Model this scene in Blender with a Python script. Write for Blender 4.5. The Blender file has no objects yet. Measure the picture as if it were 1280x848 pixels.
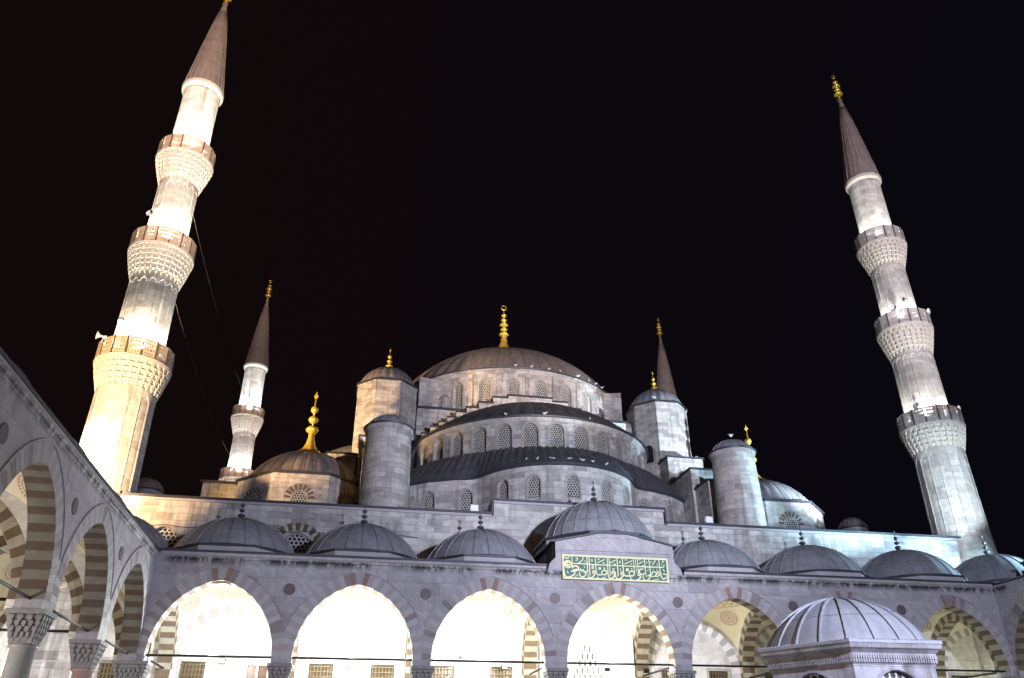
import bpy, math, random
from mathutils import Vector, Matrix
random.seed(7)
PI = math.pi
scene = bpy.context.scene
C = scene.collection

# ------------------------------------------------------------------ camera
PITCH, YAW, ROLL, FPX = 0.5002, 0.1988, 0.0049, 982.6
Fv = Vector((math.sin(YAW)*math.cos(PITCH), math.cos(YAW)*math.cos(PITCH), math.sin(PITCH)))
Rv = Vector((math.cos(YAW), -math.sin(YAW), 0)); Uv = Rv.cross(Fv)
cr, sr = math.cos(ROLL), math.sin(ROLL)
Xc_, Yc_ = Rv*cr-Uv*sr, Rv*sr+Uv*cr
cam = bpy.data.objects.new('camera', bpy.data.cameras.new('camera')); C.objects.link(cam)
cam.data.sensor_fit = 'HORIZONTAL'; cam.data.sensor_width = 36; cam.data.lens = FPX/1280*36
cam.data.clip_start = .1; cam.data.clip_end = 3000
cam.matrix_world = Matrix(((Xc_.x, Yc_.x, -Fv.x, 0), (Xc_.y, Yc_.y, -Fv.y, 0), (Xc_.z, Yc_.z, -Fv.z, 1.65), (0, 0, 0, 1)))
scene.camera = cam

# ------------------------------------------------------------------ night sky
w = bpy.data.worlds.new('World'); scene.world = w; w.use_nodes = True
nt = w.node_tree; nt.nodes.clear()
out = nt.nodes.new('ShaderNodeOutputWorld'); bg = nt.nodes.new('ShaderNodeBackground')
tc = nt.nodes.new('ShaderNodeTexCoord'); sx = nt.nodes.new('ShaderNodeSeparateXYZ')
mr = nt.nodes.new('ShaderNodeMapRange'); mr.inputs[1].default_value = -.5; mr.inputs[2].default_value = .75
mx = nt.nodes.new('ShaderNodeMix'); mx.data_type = 'RGBA'
mx.inputs[6].default_value = (.0060, .0028, .0024, 1); mx.inputs[7].default_value = (.0024, .0023, .0050, 1)
nt.links.new(tc.outputs['Generated'], sx.inputs[0]); nt.links.new(sx.outputs[0], mr.inputs[0])
nt.links.new(mr.outputs[0], mx.inputs[0]); nt.links.new(mx.outputs[2], bg.inputs[0])
bg.inputs[1].default_value = 1.0
nt.links.new(bg.outputs[0], out.inputs[0])

# ------------------------------------------------------------------ floodlights (night: lamps of the place, plus one added fill)
def lamp(name, kind, loc, power, color, target=None, spot=60, blend=.4, radius=.3):
    d = bpy.data.lights.new(name, kind); d.energy = power; d.color = color
    d.shadow_soft_size = radius
    if kind == 'SPOT': d.spot_size = math.radians(spot); d.spot_blend = blend
    o = bpy.data.objects.new(name, d); C.objects.link(o); o.location = loc
    if target is not None:
        o.rotation_euler = (Vector(target)-Vector(loc)).to_track_quat('-Z', 'Y').to_euler()
    return o
COOL = (.74, .76, 1.0); WARM = (1.0, .66, .36); CYAN = (.62, .86, 1.0); WHT = (1.0, .95, .86); PEACH = (1.0, .76, .62)
KEYPOS = (18, .5, 12.5)
lamp('courtyard_flood_and_fill', 'SPOT', KEYPOS, 50000, (.71, .765, 1.0), (17, 46, 12), 104, .9, .35)
lamp('courtyard_flood_and_fill', 'SPOT', (KEYPOS[0]+.6, .5, 12.0), 66000, (.86, .87, 1.0), (15, 58, 24), 42, .8, .35)
lamp('courtyard_flood_and_fill', 'SPOT', (38, 6, 12), 9500, (.80, .80, 1.0), (6, 26, 7), 70, .6, .4)
lamp('courtyard_flood_and_fill', 'SPOT', (-3, 1, 9), 2600, (1, .60, .25), (14, 50, 14), 100, .6, 1.2)  # added weak fill that warms the shadows, not a floodlight of the courtyard
lamp('dome_flood', 'SPOT', (17.5, .5, 13), 165000, PEACH, (14.6, 75, 41.5), 20, .8, .3)
lamp('minaret_flood', 'SPOT', (-4, .5, 13), 300000, (1, .76, .60), (-15.9, 51.7, 51), 34, .7, .3)
lamp('minaret_flood', 'SPOT', (34, .5, 13), 165000, (.90, .84, .95), (45.3, 51.7, 46), 36, .7, .3)
lamp('minaret_flood', 'SPOT', (-10.5, 84, 24), 17000, (1, .66, .50), (-15.9, 103.8, 50), 62, .6, .3)
lamp('minaret_flood', 'SPOT', (40, 84, 24), 17000, (1, .66, .50), (45.3, 103.8, 55), 40, .6, .3)
# roof floods left (warm) and right (cold)
lamp('roof_flood', 'SPOT', (-17.2, 38.5, 13.6), 52000, (1, .67, .36), (-15.9, 51.7, 21.5), 50, .5, .25)
lamp('roof_flood', 'SPOT', (-21, 46, 17.5), 34000, (1, .62, .28), (-7, 62, 20.5), 50, .6, .25)
lamp('roof_flood', 'SPOT', (-24, 50, 19.5), 90000, (1, .64, .30), (-1, 66, 31), 38, .6, .25)
lamp('roof_flood', 'SPOT', (-19, 46.0, 14.3), 16000, (1, .62, .28), (-14.2, 50.5, 16.0), 44, .5, .2)
lamp('roof_flood', 'SPOT', (47.3, 42.6, 13.6), 15000, (.48, .80, 1.0), (30, 51, 15), 80, .5, .25)
lamp('roof_flood', 'SPOT', (46.6, 42.3, 14.2), 110000, (.80, .92, 1.0), (29.5, 66, 29), 26, .6, .25)
lamp('roof_flood', 'SPOT', (46.6, 42.3, 14.0), 40000, (.55, .85, 1.0), (21, 58, 22), 26, .7, .25)
lamp('roof_flood', 'SPOT', (39.75, 36.9, 12.5), 26000, (.70, .86, 1.0), (45.0, 51.6, 21.5), 34, .6, .2)
lamp('roof_flood', 'SPOT', (47.6, 41.2, 14.6), 9000, (.50, .84, 1.0), (43.4, 47, 13.4), 60, .9, .3)
lamp('roof_flood', 'SPOT', (38, 49.3, 12.6), 900, (1, .66, .45), (43.5, 50.6, 15), 110, .8, .2)

scene.view_settings.view_transform = 'Standard'; scene.view_settings.look = 'None'
scene.view_settings.exposure = 0; scene.view_settings.gamma = 1
scene.cycles.use_denoising = True
scene.cycles.sample_clamp_indirect = 4.0
scene.cycles.max_bounces = 5; scene.cycles.transparent_max_bounces = 12

# ================================================================== materials
class NT:
    def __init__(s, name):
        s.m = bpy.data.materials.new(name); s.m.use_nodes = True
        s.t = s.m.node_tree; s.t.nodes.clear()
        s.out = s.n('ShaderNodeOutputMaterial'); s.b = s.n('ShaderNodeBsdfPrincipled')
        s.l(s.b.outputs[0], s.out.inputs[0])
    def n(s, k, **kw):
        x = s.t.nodes.new(k)
        for a, v in kw.items(): setattr(x, a, v)
        return x
    def l(s, a, b): s.t.links.new(a, b)
    def put(s, sock, v):
        if isinstance(v, bpy.types.NodeSocket): s.l(v, sock)
        elif v is not None: sock.default_value = v
    def math(s, op, a, b=None, c=None, clamp=False):
        x = s.n('ShaderNodeMath', operation=op); x.use_clamp = clamp
        s.put(x.inputs[0], a); s.put(x.inputs[1], b)
        if c is not None: s.put(x.inputs[2], c)
        return x.outputs[0]
    def mix(s, f, a, b, mode='MIX'):
        x = s.n('ShaderNodeMix', data_type='RGBA', blend_type=mode)
        s.put(x.inputs[0], f); s.put(x.inputs[6], c4(a)); s.put(x.inputs[7], c4(b))
        return x.outputs[2]
    def ramp(s, v, a, b, lo=0., hi=1.):
        x = s.n('ShaderNodeMapRange'); s.put(x.inputs[0], v)
        x.inputs[1].default_value = a; x.inputs[2].default_value = b; x.inputs[3].default_value = lo; x.inputs[4].default_value = hi
        return x.outputs[0]
    def uv(s, sc=(1, 1, 1)):
        t = s.n('ShaderNodeTexCoord'); m = s.n('ShaderNodeMapping'); m.inputs[3].default_value = sc
        s.l(t.outputs['UV'], m.inputs[0]); return m.outputs[0]
    def pos(s, sc=(1, 1, 1)):
        t = s.n('ShaderNodeNewGeometry'); m = s.n('ShaderNodeMapping'); m.inputs[3].default_value = sc
        s.l(t.outputs['Position'], m.inputs[0]); return m.outputs[0]
    def noise(s, v, scale, detail=4, rough=.55):
        x = s.n('ShaderNodeTexNoise'); s.l(v, x.inputs['Vector']); x.inputs['Scale'].default_value = scale
        x.inputs['Detail'].default_value = detail; x.inputs['Roughness'].default_value = rough
        return x.outputs['Fac']
    def bump(s, h, strength=.3, dist=.02, prev=None):
        x = s.n('ShaderNodeBump'); x.inputs['Strength'].default_value = strength; x.inputs['Distance'].default_value = dist
        s.l(h, x.inputs['Height'])
        if prev is not None: s.l(prev, x.inputs['Normal'])
        return x.outputs[0]
def c4(c):
    if isinstance(c, bpy.types.NodeSocket) or c is None: return c
    return (c[0], c[1], c[2], 1) if len(c) == 3 else c
def stone(name, c1, c2, bw=.95, bh=.42, stain=.5, stain_col=(.10, .085, .075), streak=.4, mortar=(.24, .225, .215), rough=.8, vein=0, top=None):
    N = NT(name); uv = N.uv()
    br = N.n('ShaderNodeTexBrick'); N.l(uv, br.inputs['Vector'])
    br.inputs['Scale'].default_value = 1; br.inputs['Brick Width'].default_value = bw; br.inputs['Row Height'].default_value = bh
    br.inputs['Mortar Size'].default_value = .008; br.inputs['Mortar Smooth'].default_value = .3
    br.inputs['Color1'].default_value = c4(c1); br.inputs['Color2'].default_value = c4(c2); br.inputs['Mortar'].default_value = c4(mortar)
    br.inputs['Bias'].default_value = -.1
    p = N.pos()
    v2 = N.n('ShaderNodeTexBrick'); N.l(uv, v2.inputs['Vector']); v2.inputs['Scale'].default_value = 1; v2.inputs['Brick Width'].default_value = bw*1.0; v2.inputs['Row Height'].default_value = bh
    v2.inputs['Mortar Size'].default_value = 0; v2.inputs['Color1'].default_value = (0, 0, 0, 1); v2.inputs['Color2'].default_value = (1, 1, 1, 1); v2.inputs['Bias'].default_value = 0; v2.offset = .5
    fine = N.noise(p, 3.1, 6, .65); big = N.noise(p, .35, 4, .6)
    col = N.mix(N.ramp(fine, .38, .66, 0, .5), br.outputs['Color'], (c1[0]*.55, c1[1]*.53, c1[2]*.53))
    patch = N.math('MULTIPLY', N.ramp(v2.outputs['Color'], .62, .8), N.ramp(N.noise(p, .5, 3), .42, .58))
    col = N.mix(N.math('MULTIPLY', patch, .55), col, (c2[0]*.62, c2[1]*.56, c2[2]*.56))
    pale = N.math('MULTIPLY', N.ramp(N.noise(N.pos((1, 1, 2.5)), 1.1, 7, .7), .56, .66), .5)
    col = N.mix(pale, col, (min(1, c1[0]*1.25), min(1, c1[1]*1.25), min(1, c1[2]*1.27)))
    # vertical rain streaks and soot patches
    st = N.noise(N.pos((2.6, 2.6, .16)), 1.0, 5, .6)
    f = N.math('MULTIPLY', N.ramp(st, .47, .68), N.ramp(big, .38, .62)); f = N.math('MULTIPLY', f, streak, clamp=True)
    col = N.mix(f, col, stain_col)
    f2 = N.math('MULTIPLY', N.ramp(N.noise(N.pos((1, 1, 1.8)), .55, 8, .72), .50, .66), stain, clamp=True)
    col = N.mix(f2, col, N.mix(.35, stain_col, c2))
    if vein:
        v = N.n('ShaderNodeTexWave', wave_type='BANDS', bands_direction='DIAGONAL'); N.l(p, v.inputs['Vector'])
        v.inputs['Scale'].default_value = 1.3; v.inputs['Distortion'].default_value = 7; v.inputs['Detail'].default_value = 4
        v.inputs['Detail Scale'].default_value = .6
        col = N.mix(N.ramp(v.outputs['Fac'], .45, 1, 0, vein), col, (c1[0]*.7, c1[1]*.72, c1[2]*.78))
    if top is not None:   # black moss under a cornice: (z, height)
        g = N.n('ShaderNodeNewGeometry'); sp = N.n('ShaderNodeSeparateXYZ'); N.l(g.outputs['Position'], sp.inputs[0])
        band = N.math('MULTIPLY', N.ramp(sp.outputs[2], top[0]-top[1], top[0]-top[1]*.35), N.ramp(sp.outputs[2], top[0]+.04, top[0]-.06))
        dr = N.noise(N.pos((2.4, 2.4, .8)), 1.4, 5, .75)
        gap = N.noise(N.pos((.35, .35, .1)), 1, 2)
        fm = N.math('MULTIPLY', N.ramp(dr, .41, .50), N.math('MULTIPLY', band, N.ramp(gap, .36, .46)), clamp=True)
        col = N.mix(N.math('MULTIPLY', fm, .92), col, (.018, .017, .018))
    N.l(col, N.b.inputs['Base Color']); N.b.inputs['Roughness'].default_value = rough
    N.b.inputs['Specular IOR Level'].default_value = .3
    h = N.math('ADD', N.math('MULTIPLY', br.outputs['Fac'], -.8), N.math('MULTIPLY', fine, .8))
    N.l(N.bump(h, .7, .04), N.b.inputs['Normal'])
    return N.m
def plain(name, col, rough=.6, metal=0, var=.25, scale=3, emit=None, bumpy=.15, coat=0):
    N = NT(name); p = N.pos()
    n = N.noise(p, scale, 5, .6)
    c = N.mix(N.ramp(n, .3, .7, 0, var), c4(col), (col[0]*.45, col[1]*.45, col[2]*.45))
    N.l(c, N.b.inputs['Base Color']); N.b.inputs['Roughness'].default_value = rough; N.b.inputs['Metallic'].default_value = metal
    N.l(N.bump(n, bumpy, .02), N.b.inputs['Normal'])
    if emit: N.b.inputs['Emission Color'].default_value = c4(emit[0]); N.b.inputs['Emission Strength'].default_value = emit[1]
    return N.m
def lead(name, col, col2, seam=(1.15, 1.4), dark=.5):
    N = NT(name); uv = N.uv(); p = N.pos()
    sp = N.n('ShaderNodeSeparateXYZ'); N.l(uv, sp.inputs[0])
    # cross seams of the lead sheets, ragged from sheet to sheet
    row = N.math('ABSOLUTE', N.math('SUBTRACT', N.math('FRACT', N.math('DIVIDE', sp.outputs[1], seam[1])), .5))
    sm = N.ramp(row, .018, .006)
    n = N.noise(p, 1.6, 6, .65); st = N.noise(N.uv((3.0, .35, 1)), 1.3, 5, .6)
    c = N.mix(N.ramp(n, .3, .7), c4(col), c4(col2))
    c = N.mix(N.ramp(st, .48, .72, 0, dark), c, (col[0]*.35, col[1]*.35, col[2]*.36))
    c = N.mix(N.math('MULTIPLY', sm, .6), c, (.02, .02, .022))
    N.l(c, N.b.inputs['Base Color']); N.b.inputs['Metallic'].default_value = .05
    N.l(N.ramp(n, .3, .7, .42, .68), N.b.inputs['Roughness'])
    N.l(N.bump(N.math('SUBTRACT', n, N.math('MULTIPLY', sm, .5)), .3, .03), N.b.inputs['Normal'])
    return N.m
def lattice(name, col, hole, cx=.2, r=.068, glass_rough=.3):
    N = NT(name); uv = N.uv((1/cx, 1/(cx*1.732), 1)); sp = N.n('ShaderNodeSeparateXYZ'); N.l(uv, sp.inputs[0])
    def d(off):
        a = N.math('MULTIPLY', N.math('SUBTRACT', N.math('FRACT', N.math('ADD', sp.outputs[0], off)), .5), cx)
        b = N.math('MULTIPLY', N.math('SUBTRACT', N.math('FRACT', N.math('ADD', sp.outputs[1], off)), .5), cx*1.732)
        return N.math('SQRT', N.math('ADD', N.math('MULTIPLY', a, a), N.math('MULTIPLY', b, b)))
    dd = N.math('MINIMUM', d(0), d(.5)); k = N.ramp(dd, r, r*1.18)
    n = N.noise(N.pos(), 4, 5)
    body = N.mix(N.ramp(n, .35, .7, 0, .5), c4(col), (col[0]*.55, col[1]*.52, col[2]*.5))
    N.l(N.mix(k, c4(hole), body), N.b.inputs['Base Color']); N.b.inputs['Roughness'].default_value = .7
    N.l(N.bump(k, .8, .05), N.b.inputs['Normal'])
    return N.m
def pierced(name, col):     # balcony slabs with a grid of small through-holes
    N = NT(name); uv = N.uv((1, 1, 1)); sp = N.n('ShaderNodeSeparateXYZ'); N.l(uv, sp.inputs[0])
    a = N.math('SUBTRACT', N.math('FRACT', N.math('MULTIPLY', sp.outputs[0], 4)), .5)
    b = N.math('SUBTRACT', N.math('FRACT', N.math('MULTIPLY', sp.outputs[1], 4)), .5)
    hole = N.math('LESS_THAN', N.math('MAXIMUM', N.math('ABSOLUTE', a), N.math('ABSOLUTE', b)), .24)
    inside = N.math('MULTIPLY', N.math('LESS_THAN', N.math('ABSOLUTE', N.math('SUBTRACT', sp.outputs[0], .5)), .40),
                    N.math('LESS_THAN', N.math('ABSOLUTE', N.math('SUBTRACT', sp.outputs[1], .5)), .40))
    hole = N.math('MULTIPLY', hole, inside)
    n = N.noise(N.pos(), 3, 5)
    N.l(N.mix(N.ramp(n, .3, .7, 0, .5), c4(col), (col[0]*.5, col[1]*.5, col[2]*.5)), N.b.inputs['Base Color'])
    N.b.inputs['Roughness'].default_value = .8
    tr = N.n('ShaderNodeBsdfTransparent'); mxs = N.n('ShaderNodeMixShader')
    N.l(hole, mxs.inputs[0]); N.l(N.b.outputs[0], mxs.inputs[1]); N.l(tr.outputs[0], mxs.inputs[2]); N.l(mxs.outputs[0], N.out.inputs[0])
    return N.m
def rosette(name, base, ink):
    N = NT(name); uv = N.uv(); sp = N.n('ShaderNodeSeparateXYZ'); N.l(uv, sp.inputs[0])
    x, y = sp.outputs[0], sp.outputs[1]
    r = N.math('SQRT', N.math('ADD', N.math('MULTIPLY', x, x), N.math('MULTIPLY', y, y)))
    a = N.math('ARCTAN2', y, x)
    ring = N.math('GREATER_THAN', N.math('SINE', N.math('MULTIPLY', r, 40)), -.1)
    k = N.math('GREATER_THAN', N.math('SINE', N.math('ADD', N.math('MULTIPLY', a, 24), N.math('MULTIPLY', N.math('FLOOR', N.math('DIVIDE', N.math('MULTIPLY', r, 40), 2*PI)), 1.6))), -.2)
    f = N.math('MULTIPLY', ring, k)
    f = N.math('MAXIMUM', f, N.math('LESS_THAN', r, .06))
    N.l(N.mix(f, c4(base), c4(ink)), N.b.inputs['Base Color']); N.b.inputs['Roughness'].default_value = .8
    return N.m
def vault_mat(name, base, ink):
    N = NT(name); uv = N.uv(); sp = N.n('ShaderNodeSeparateXYZ'); N.l(uv, sp.inputs[0])
    x, y = sp.outputs[0], sp.outputs[1]
    r = N.math('SQRT', N.math('ADD', N.math('MULTIPLY', x, x), N.math('MULTIPLY', y, y)))
    a = N.math('ARCTAN2', y, x)
    band = N.math('MULTIPLY', N.ramp(r, 2.30, 2.33), N.ramp(r, 2.78, 2.75))
    wv = N.math('GREATER_THAN', N.math('SINE', N.math('ADD', N.math('MULTIPLY', a, 34), N.math('MULTIPLY', N.math('SINE', N.math('MULTIPLY', r, 22)), 2.0))), .1)
    f = N.math('MULTIPLY', band, wv)
    ln = N.math('MAXIMUM', N.ramp(N.math('ABSOLUTE', N.math('SUBTRACT', r, 2.25)), .03, .02), N.ramp(N.math('ABSOLUTE', N.math('SUBTRACT', r, 2.83)), .03, .02))
    f = N.math('MULTIPLY', N.math('MAXIMUM', f, ln), .75)
    n = N.noise(N.pos(), 1.2, 5)
    b = N.mix(N.ramp(n, .35, .7, 0, .25), c4(base), (base[0]*.75, base[1]*.72, base[2]*.62))
    N.l(N.mix(f, b, c4(ink)), N.b.inputs['Base Color']); N.b.inputs['Roughness'].default_value = .85
    return N.m

M = {}
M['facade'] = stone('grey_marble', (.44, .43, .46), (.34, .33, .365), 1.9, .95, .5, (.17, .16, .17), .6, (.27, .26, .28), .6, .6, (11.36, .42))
M['ashlar'] = stone('ashlar_stone', (.62, .60, .60), (.38, .36, .365), 1.0, .43, .6, (.12, .11, .115), .85)
M['ashlar_light'] = stone('turret_stone', (.55, .52, .51), (.34, .32, .315), .95, .36, .65, (.13, .115, .11), .8)
M['minaret'] = stone('minaret_stone', (.56, .53, .49), (.40, .375, .35), 1.0, .50, .5, (.18, .155, .135), .6)
M['plaster'] = stone('pale_wall_marble', (.74, .73, .70), (.66, .65, .62), 1.6, .8, .1, (.5, .48, .45), .1, (.55, .54, .52))
M['white_marble'] = stone('fountain_marble', (.46, .45, .49), (.36, .35, .39), 1.2, .7, .7, (.09, .08, .075), 1.0, (.2, .2, .2))
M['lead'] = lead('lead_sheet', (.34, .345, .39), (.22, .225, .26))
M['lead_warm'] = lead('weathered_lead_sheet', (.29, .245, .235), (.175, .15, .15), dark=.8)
M['lead_dark'] = lead('dark_lead_sheet', (.105, .105, .12), (.055, .055, .065), dark=.85)
M['lead_light'] = lead('pale_lead_sheet', (.36, .37, .41), (.24, .245, .28), (1.2, 1.25), .35)
M['edge'] = plain('lead_edge', (.055, .06, .08), .5, .3, .4)
M['vous_a'] = plain('marble_voussoir', (.40, .39, .42), .65, 0, .3)
M['vous_b'] = plain('pinkish_voussoir', (.345, .325, .345), .65, 0, .35)
M['vous_c'] = plain('dark_voussoir', (.25, .215, .23), .7, 0, .4)
M['vous_red'] = plain('red_voussoir', (.26, .175, .15), .7, 0, .5)
M['cream'] = plain('cream_stone', (.40, .37, .29), .8, 0, .6, 2)
M['brown'] = plain('brown_stone', (.15, .105, .065), .8, 0, .6, 2)
M['blind_a'] = plain('pale_blind_voussoir', (.78, .76, .74), .8, 0, .1)
M['blind_b'] = plain('grey_blind_voussoir', (.44, .41, .40), .8, 0, .2)
M['vault'] = vault_mat('painted_vault', (.70, .64, .46), (.40, .20, .10))
M['brown_dark'] = plain('shaded_brown_stone', (.09, .066, .045), .85, 0, .6, 2)  # darker copy of brown: shade of the side-arcade soffits put into the colour
M['cream_dark'] = plain('shaded_cream_stone', (.18, .165, .13), .85, 0, .7, 2)  # darker copy of cream, same soffit shade in its colour
M['medal'] = rosette('painted_rosette', (.66, .58, .42), (.26, .10, .05))
M['porphyry'] = plain('porphyry', (.12, .09, .105), .5, 0, .4)
M['iron'] = plain('iron', (.03, .03, .035), .5, .6, .2)
M['gold'] = plain('gilded_copper', (.90, .60, .10), .32, .55, .15, 6)
M['bronze'] = plain('weathered_bronze', (.10, .105, .11), .5, .5, .4, 8)
M['lattice'] = lattice('lattice_screen', (.52, .50, .47), (.03, .03, .04))
M['lattice_big'] = lattice('wide_lattice_screen', (.60, .59, .60), (.02, .02, .045), .27, .095)
M['pierced'] = pierced('pierced_parapet', (.60, .46, .34))
M['pierced_grey'] = pierced('grey_pierced_parapet', (.52, .48, .46))
M['post'] = plain('parapet_post', (.10, .075, .06), .8)
M['muq'] = plain('muqarnas_stone', (.56, .51, .44), .8, 0, .5, 5)
M['cone'] = lead('cone_lead', (.38, .30, .275), (.26, .20, .19), (1, 1.6), .5)
M['column_grey'] = plain('grey_granite', (.30, .31, .29), .35, 0, .4, 6)
M['column_pink'] = plain('pink_granite', (.36, .25, .23), .35, 0, .4, 6)
M['capital'] = plain('carved_marble', (.24, .235, .235), .7, 0, .5, 6)
M['wood'] = plain('dark_wood', (.16, .09, .04), .5, 0, .5, 5)
M['grille'] = plain('bronze_grille', (.20, .17, .10), .5, .5, .3)
M['glasswarm'] = plain('dim_window_pane', (.20, .12, .06), .25, 0, .6, 3)
M['green'] = plain('green_enamel', (.010, .115, .085), .5, 0, .3, 4)
M['gilt'] = plain('gilt_lettering', (.70, .66, .38), .45, 0, .1)
M['pave'] = stone('paving_marble', (.33, .32, .31), (.26, .25, .24), 1.2, .8, .3, (.14, .13, .12), 0)
M['earth'] = plain('asphalt_ground', (.05, .05, .05), .9, 0, .4)
M['white_plastic'] = plain('white_plastic', (.75, .75, .76), .4, 0, .05)
M['gull'] = plain('gull_feathers', (.75, .76, .80), .8, 0, .1, 9)
M['gullgrey'] = plain('gull_wing', (.32, .34, .38), .8, 0, .2, 9)
M['beak'] = plain('gull_beak', (.7, .4, .05), .5)
M['bulb'] = plain('flood_glass', (.9, .9, .9), .2, 0, 0, 3, ((.9, .95, 1), 6))
M['cable'] = plain('steel_cable', (.16, .12, .11), .5, .3)

# ================================================================== mesh helpers
class G:
    def __init__(s): s.v = []; s.d = {}; s.f = []; s.m = []; s.uv = []; s.sm = []
    def vi(s, p):
        k = (round(p[0], 4), round(p[1], 4), round(p[2], 4))
        if k not in s.d: s.d[k] = len(s.v); s.v.append(k)
        return s.d[k]
    def face(s, pts, uvs=None, mat=0, smooth=False):
        ids = [s.vi(p) for p in pts]
        o = []; u2 = []
        if uvs is None: uvs = s.auto(pts)
        for i, k in enumerate(ids):
            if k not in o: o.append(k); u2.append(uvs[i])
        if len(o) < 3: return
        s.f.append(o); s.uv.append(u2); s.m.append(mat); s.sm.append(smooth)
    def auto(s, pts):
        a, b, c = Vector(pts[0]), Vector(pts[1]), Vector(pts[2])
        n = (b-a).cross(c-a)
        if n.length < 1e-9 and len(pts) > 3: n = (c-a).cross(Vector(pts[3])-a)
        if n.length < 1e-9: return [(p[0], p[2]) for p in pts]
        n.normalize()
        if abs(n.z) > .85: return [(p[0], p[1]) for p in pts]
        t = Vector((-n.y, n.x, 0)).normalized()
        return [(Vector(p).dot(t), p[2]) for p in pts]
    def box(s, x0, x1, y0, y1, z0, z1, mat=0):
        P = [(x, y, z) for z in (z0, z1) for y in (y0, y1) for x in (x0, x1)]
        for q in ((0, 1, 3, 2), (4, 6, 7, 5), (0, 4, 5, 1), (2, 3, 7, 6), (0, 2, 6, 4), (1, 5, 7, 3)): s.face([P[i] for i in q], None, mat)
    def obox(s, c, ax, ay, az, mat=0):      # oriented box: centre, three half-axis vectors
        c = Vector(c); P = [tuple(c+ax*i+ay*j+az*k) for k in (-1, 1) for j in (-1, 1) for i in (-1, 1)]
        for q in ((0, 1, 3, 2), (4, 6, 7, 5), (0, 4, 5, 1), (2, 3, 7, 6), (0, 2, 6, 4), (1, 5, 7, 3)): s.face([P[i] for i in q], None, mat)
    def tube(s, pts, r, n=8, mat=0, closed=False, cap=True):
        pts = [Vector(p) for p in pts]; rings = []
        for i, p in enumerate(pts):
            a = pts[i-1] if (i > 0 or closed) else p; b = pts[(i+1) % len(pts)] if (i < len(pts)-1 or closed) else p
            t = (b-a).normalized(); u = t.cross(Vector((0, 0, 1)))
            if u.length < 1e-3: u = t.cross(Vector((1, 0, 0)))
            u.normalize(); v = t.cross(u); rr = r[i] if isinstance(r, (list, tuple)) else r
            rings.append([tuple(p+(u*math.cos(2*PI*k/n)+v*math.sin(2*PI*k/n))*rr) for k in range(n)])
        L = len(rings)
        for i in range(L if closed else L-1):
            A, B = rings[i], rings[(i+1) % L]
            for k in range(n): s.face([A[k], A[(k+1) % n], B[(k+1) % n], B[k]], None, mat, True)
        if cap and not closed: s.face(rings[0][::-1], None, mat); s.face(rings[-1], None, mat)
    def lathe(s, cx, cy, prof, n=48, a0=0, a1=2*PI, mat=0, smooth=True, rad=None, rref=None, mats=None):
        L = 0; vs = [0]
        for i in range(1, len(prof)): L += math.hypot(prof[i][0]-prof[i-1][0], prof[i][1]-prof[i-1][1]); vs.append(L)
        rr = rref or max(p[0] for p in prof)
        def pt(i, k):
            a = a0+(a1-a0)*k/n; r, z = prof[i]
            if rad: r = r*rad(a, z)
            return (cx+r*math.cos(a), cy+r*math.sin(a), z)
        for i in range(len(prof)-1):
            for k in range(n):
                ua, ub = (a1-a0)*k/n*rr, (a1-a0)*(k+1)/n*rr
                va, vb = prof[0][1]+vs[i], prof[0][1]+vs[i+1]
                s.face([pt(i, k), pt(i, k+1), pt(i+1, k+1), pt(i+1, k)], [(ua, va), (ub, va), (ub, vb), (ua, vb)], mats[i] if mats else mat, smooth)
    def prism(s, poly, z0, z1, mat=0, top=True, tmat=None, bot=False):
        L = 0; n = len(poly)
        for i in range(n):
            a, b = poly[i], poly[(i+1) % n]; l = math.hypot(a[0]-b[0], a[1]-b[1])
            s.face([(*a, z0), (*b, z0), (*b, z1), (*a, z1)], [(L, z0), (L+l, z0), (L+l, z1), (L, z1)], mat); L += l
        if top: s.face([(*p, z1) for p in poly], None, mat if tmat is None else tmat)
        if bot: s.face([(*p, z0) for p in poly][::-1], None, mat)
    def rect(s, mp, sa, sb, za, zb, d=0, step=1.2, mat=0, smooth=False):
        if sb-sa < 1e-4 or zb-za < 1e-4: return
        n = max(1, int(math.ceil((sb-sa)/step)))
        for i in range(n):
            a = sa+(sb-sa)*i/n; b = sa+(sb-sa)*(i+1)/n
            s.face([mp(a, za, d), mp(b, za, d), mp(b, zb, d), mp(a, zb, d)], [(a, za), (b, za), (b, zb), (a, zb)], mat, smooth)
    def build(s, name, mats, parent=None, origin=(0, 0, 0)):
        o0 = Vector(origin)
        me = bpy.data.meshes.new(name)
        me.from_pydata([tuple(Vector(p)-o0) for p in s.v], [], s.f)
        for m in mats: me.materials.append(m)
        uvl = me.uv_layers.new(name='UVMap'); i = 0; flat = []
        for u in s.uv:
            for q in u: flat += [q[0], q[1]]
        uvl.data.foreach_set('uv', flat)
        me.polygons.foreach_set('material_index', s.m); me.polygons.foreach_set('use_smooth', s.sm)
        me.update()
        o = bpy.data.objects.new(name, me); C.objects.link(o)
        if parent is not None: o.parent = parent
        else: o.location = o0
        return o
ORG = {}
def thing(name, label, cat, loc=(0, 0, 0), group=None):
    o = bpy.data.objects.new(name, None); C.objects.link(o); o.location = loc
    o.empty_display_size = .5
    o['label'] = label; o['category'] = cat
    if group: o['group'] = group
    ORG[o.name] = Vector(loc); return o
def tag(o, label, cat, group=None):
    o['label'] = label; o['category'] = cat
    if group: o['group'] = group
def part(g, name, mats, parent, label=None):
    r = parent
    while r.parent is not None: r = r.parent
    o = g.build(name, [M[m] for m in mats], parent, ORG.get(r.name, Vector((0, 0, 0))))
    if label: o['label'] = label
    return o

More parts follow.
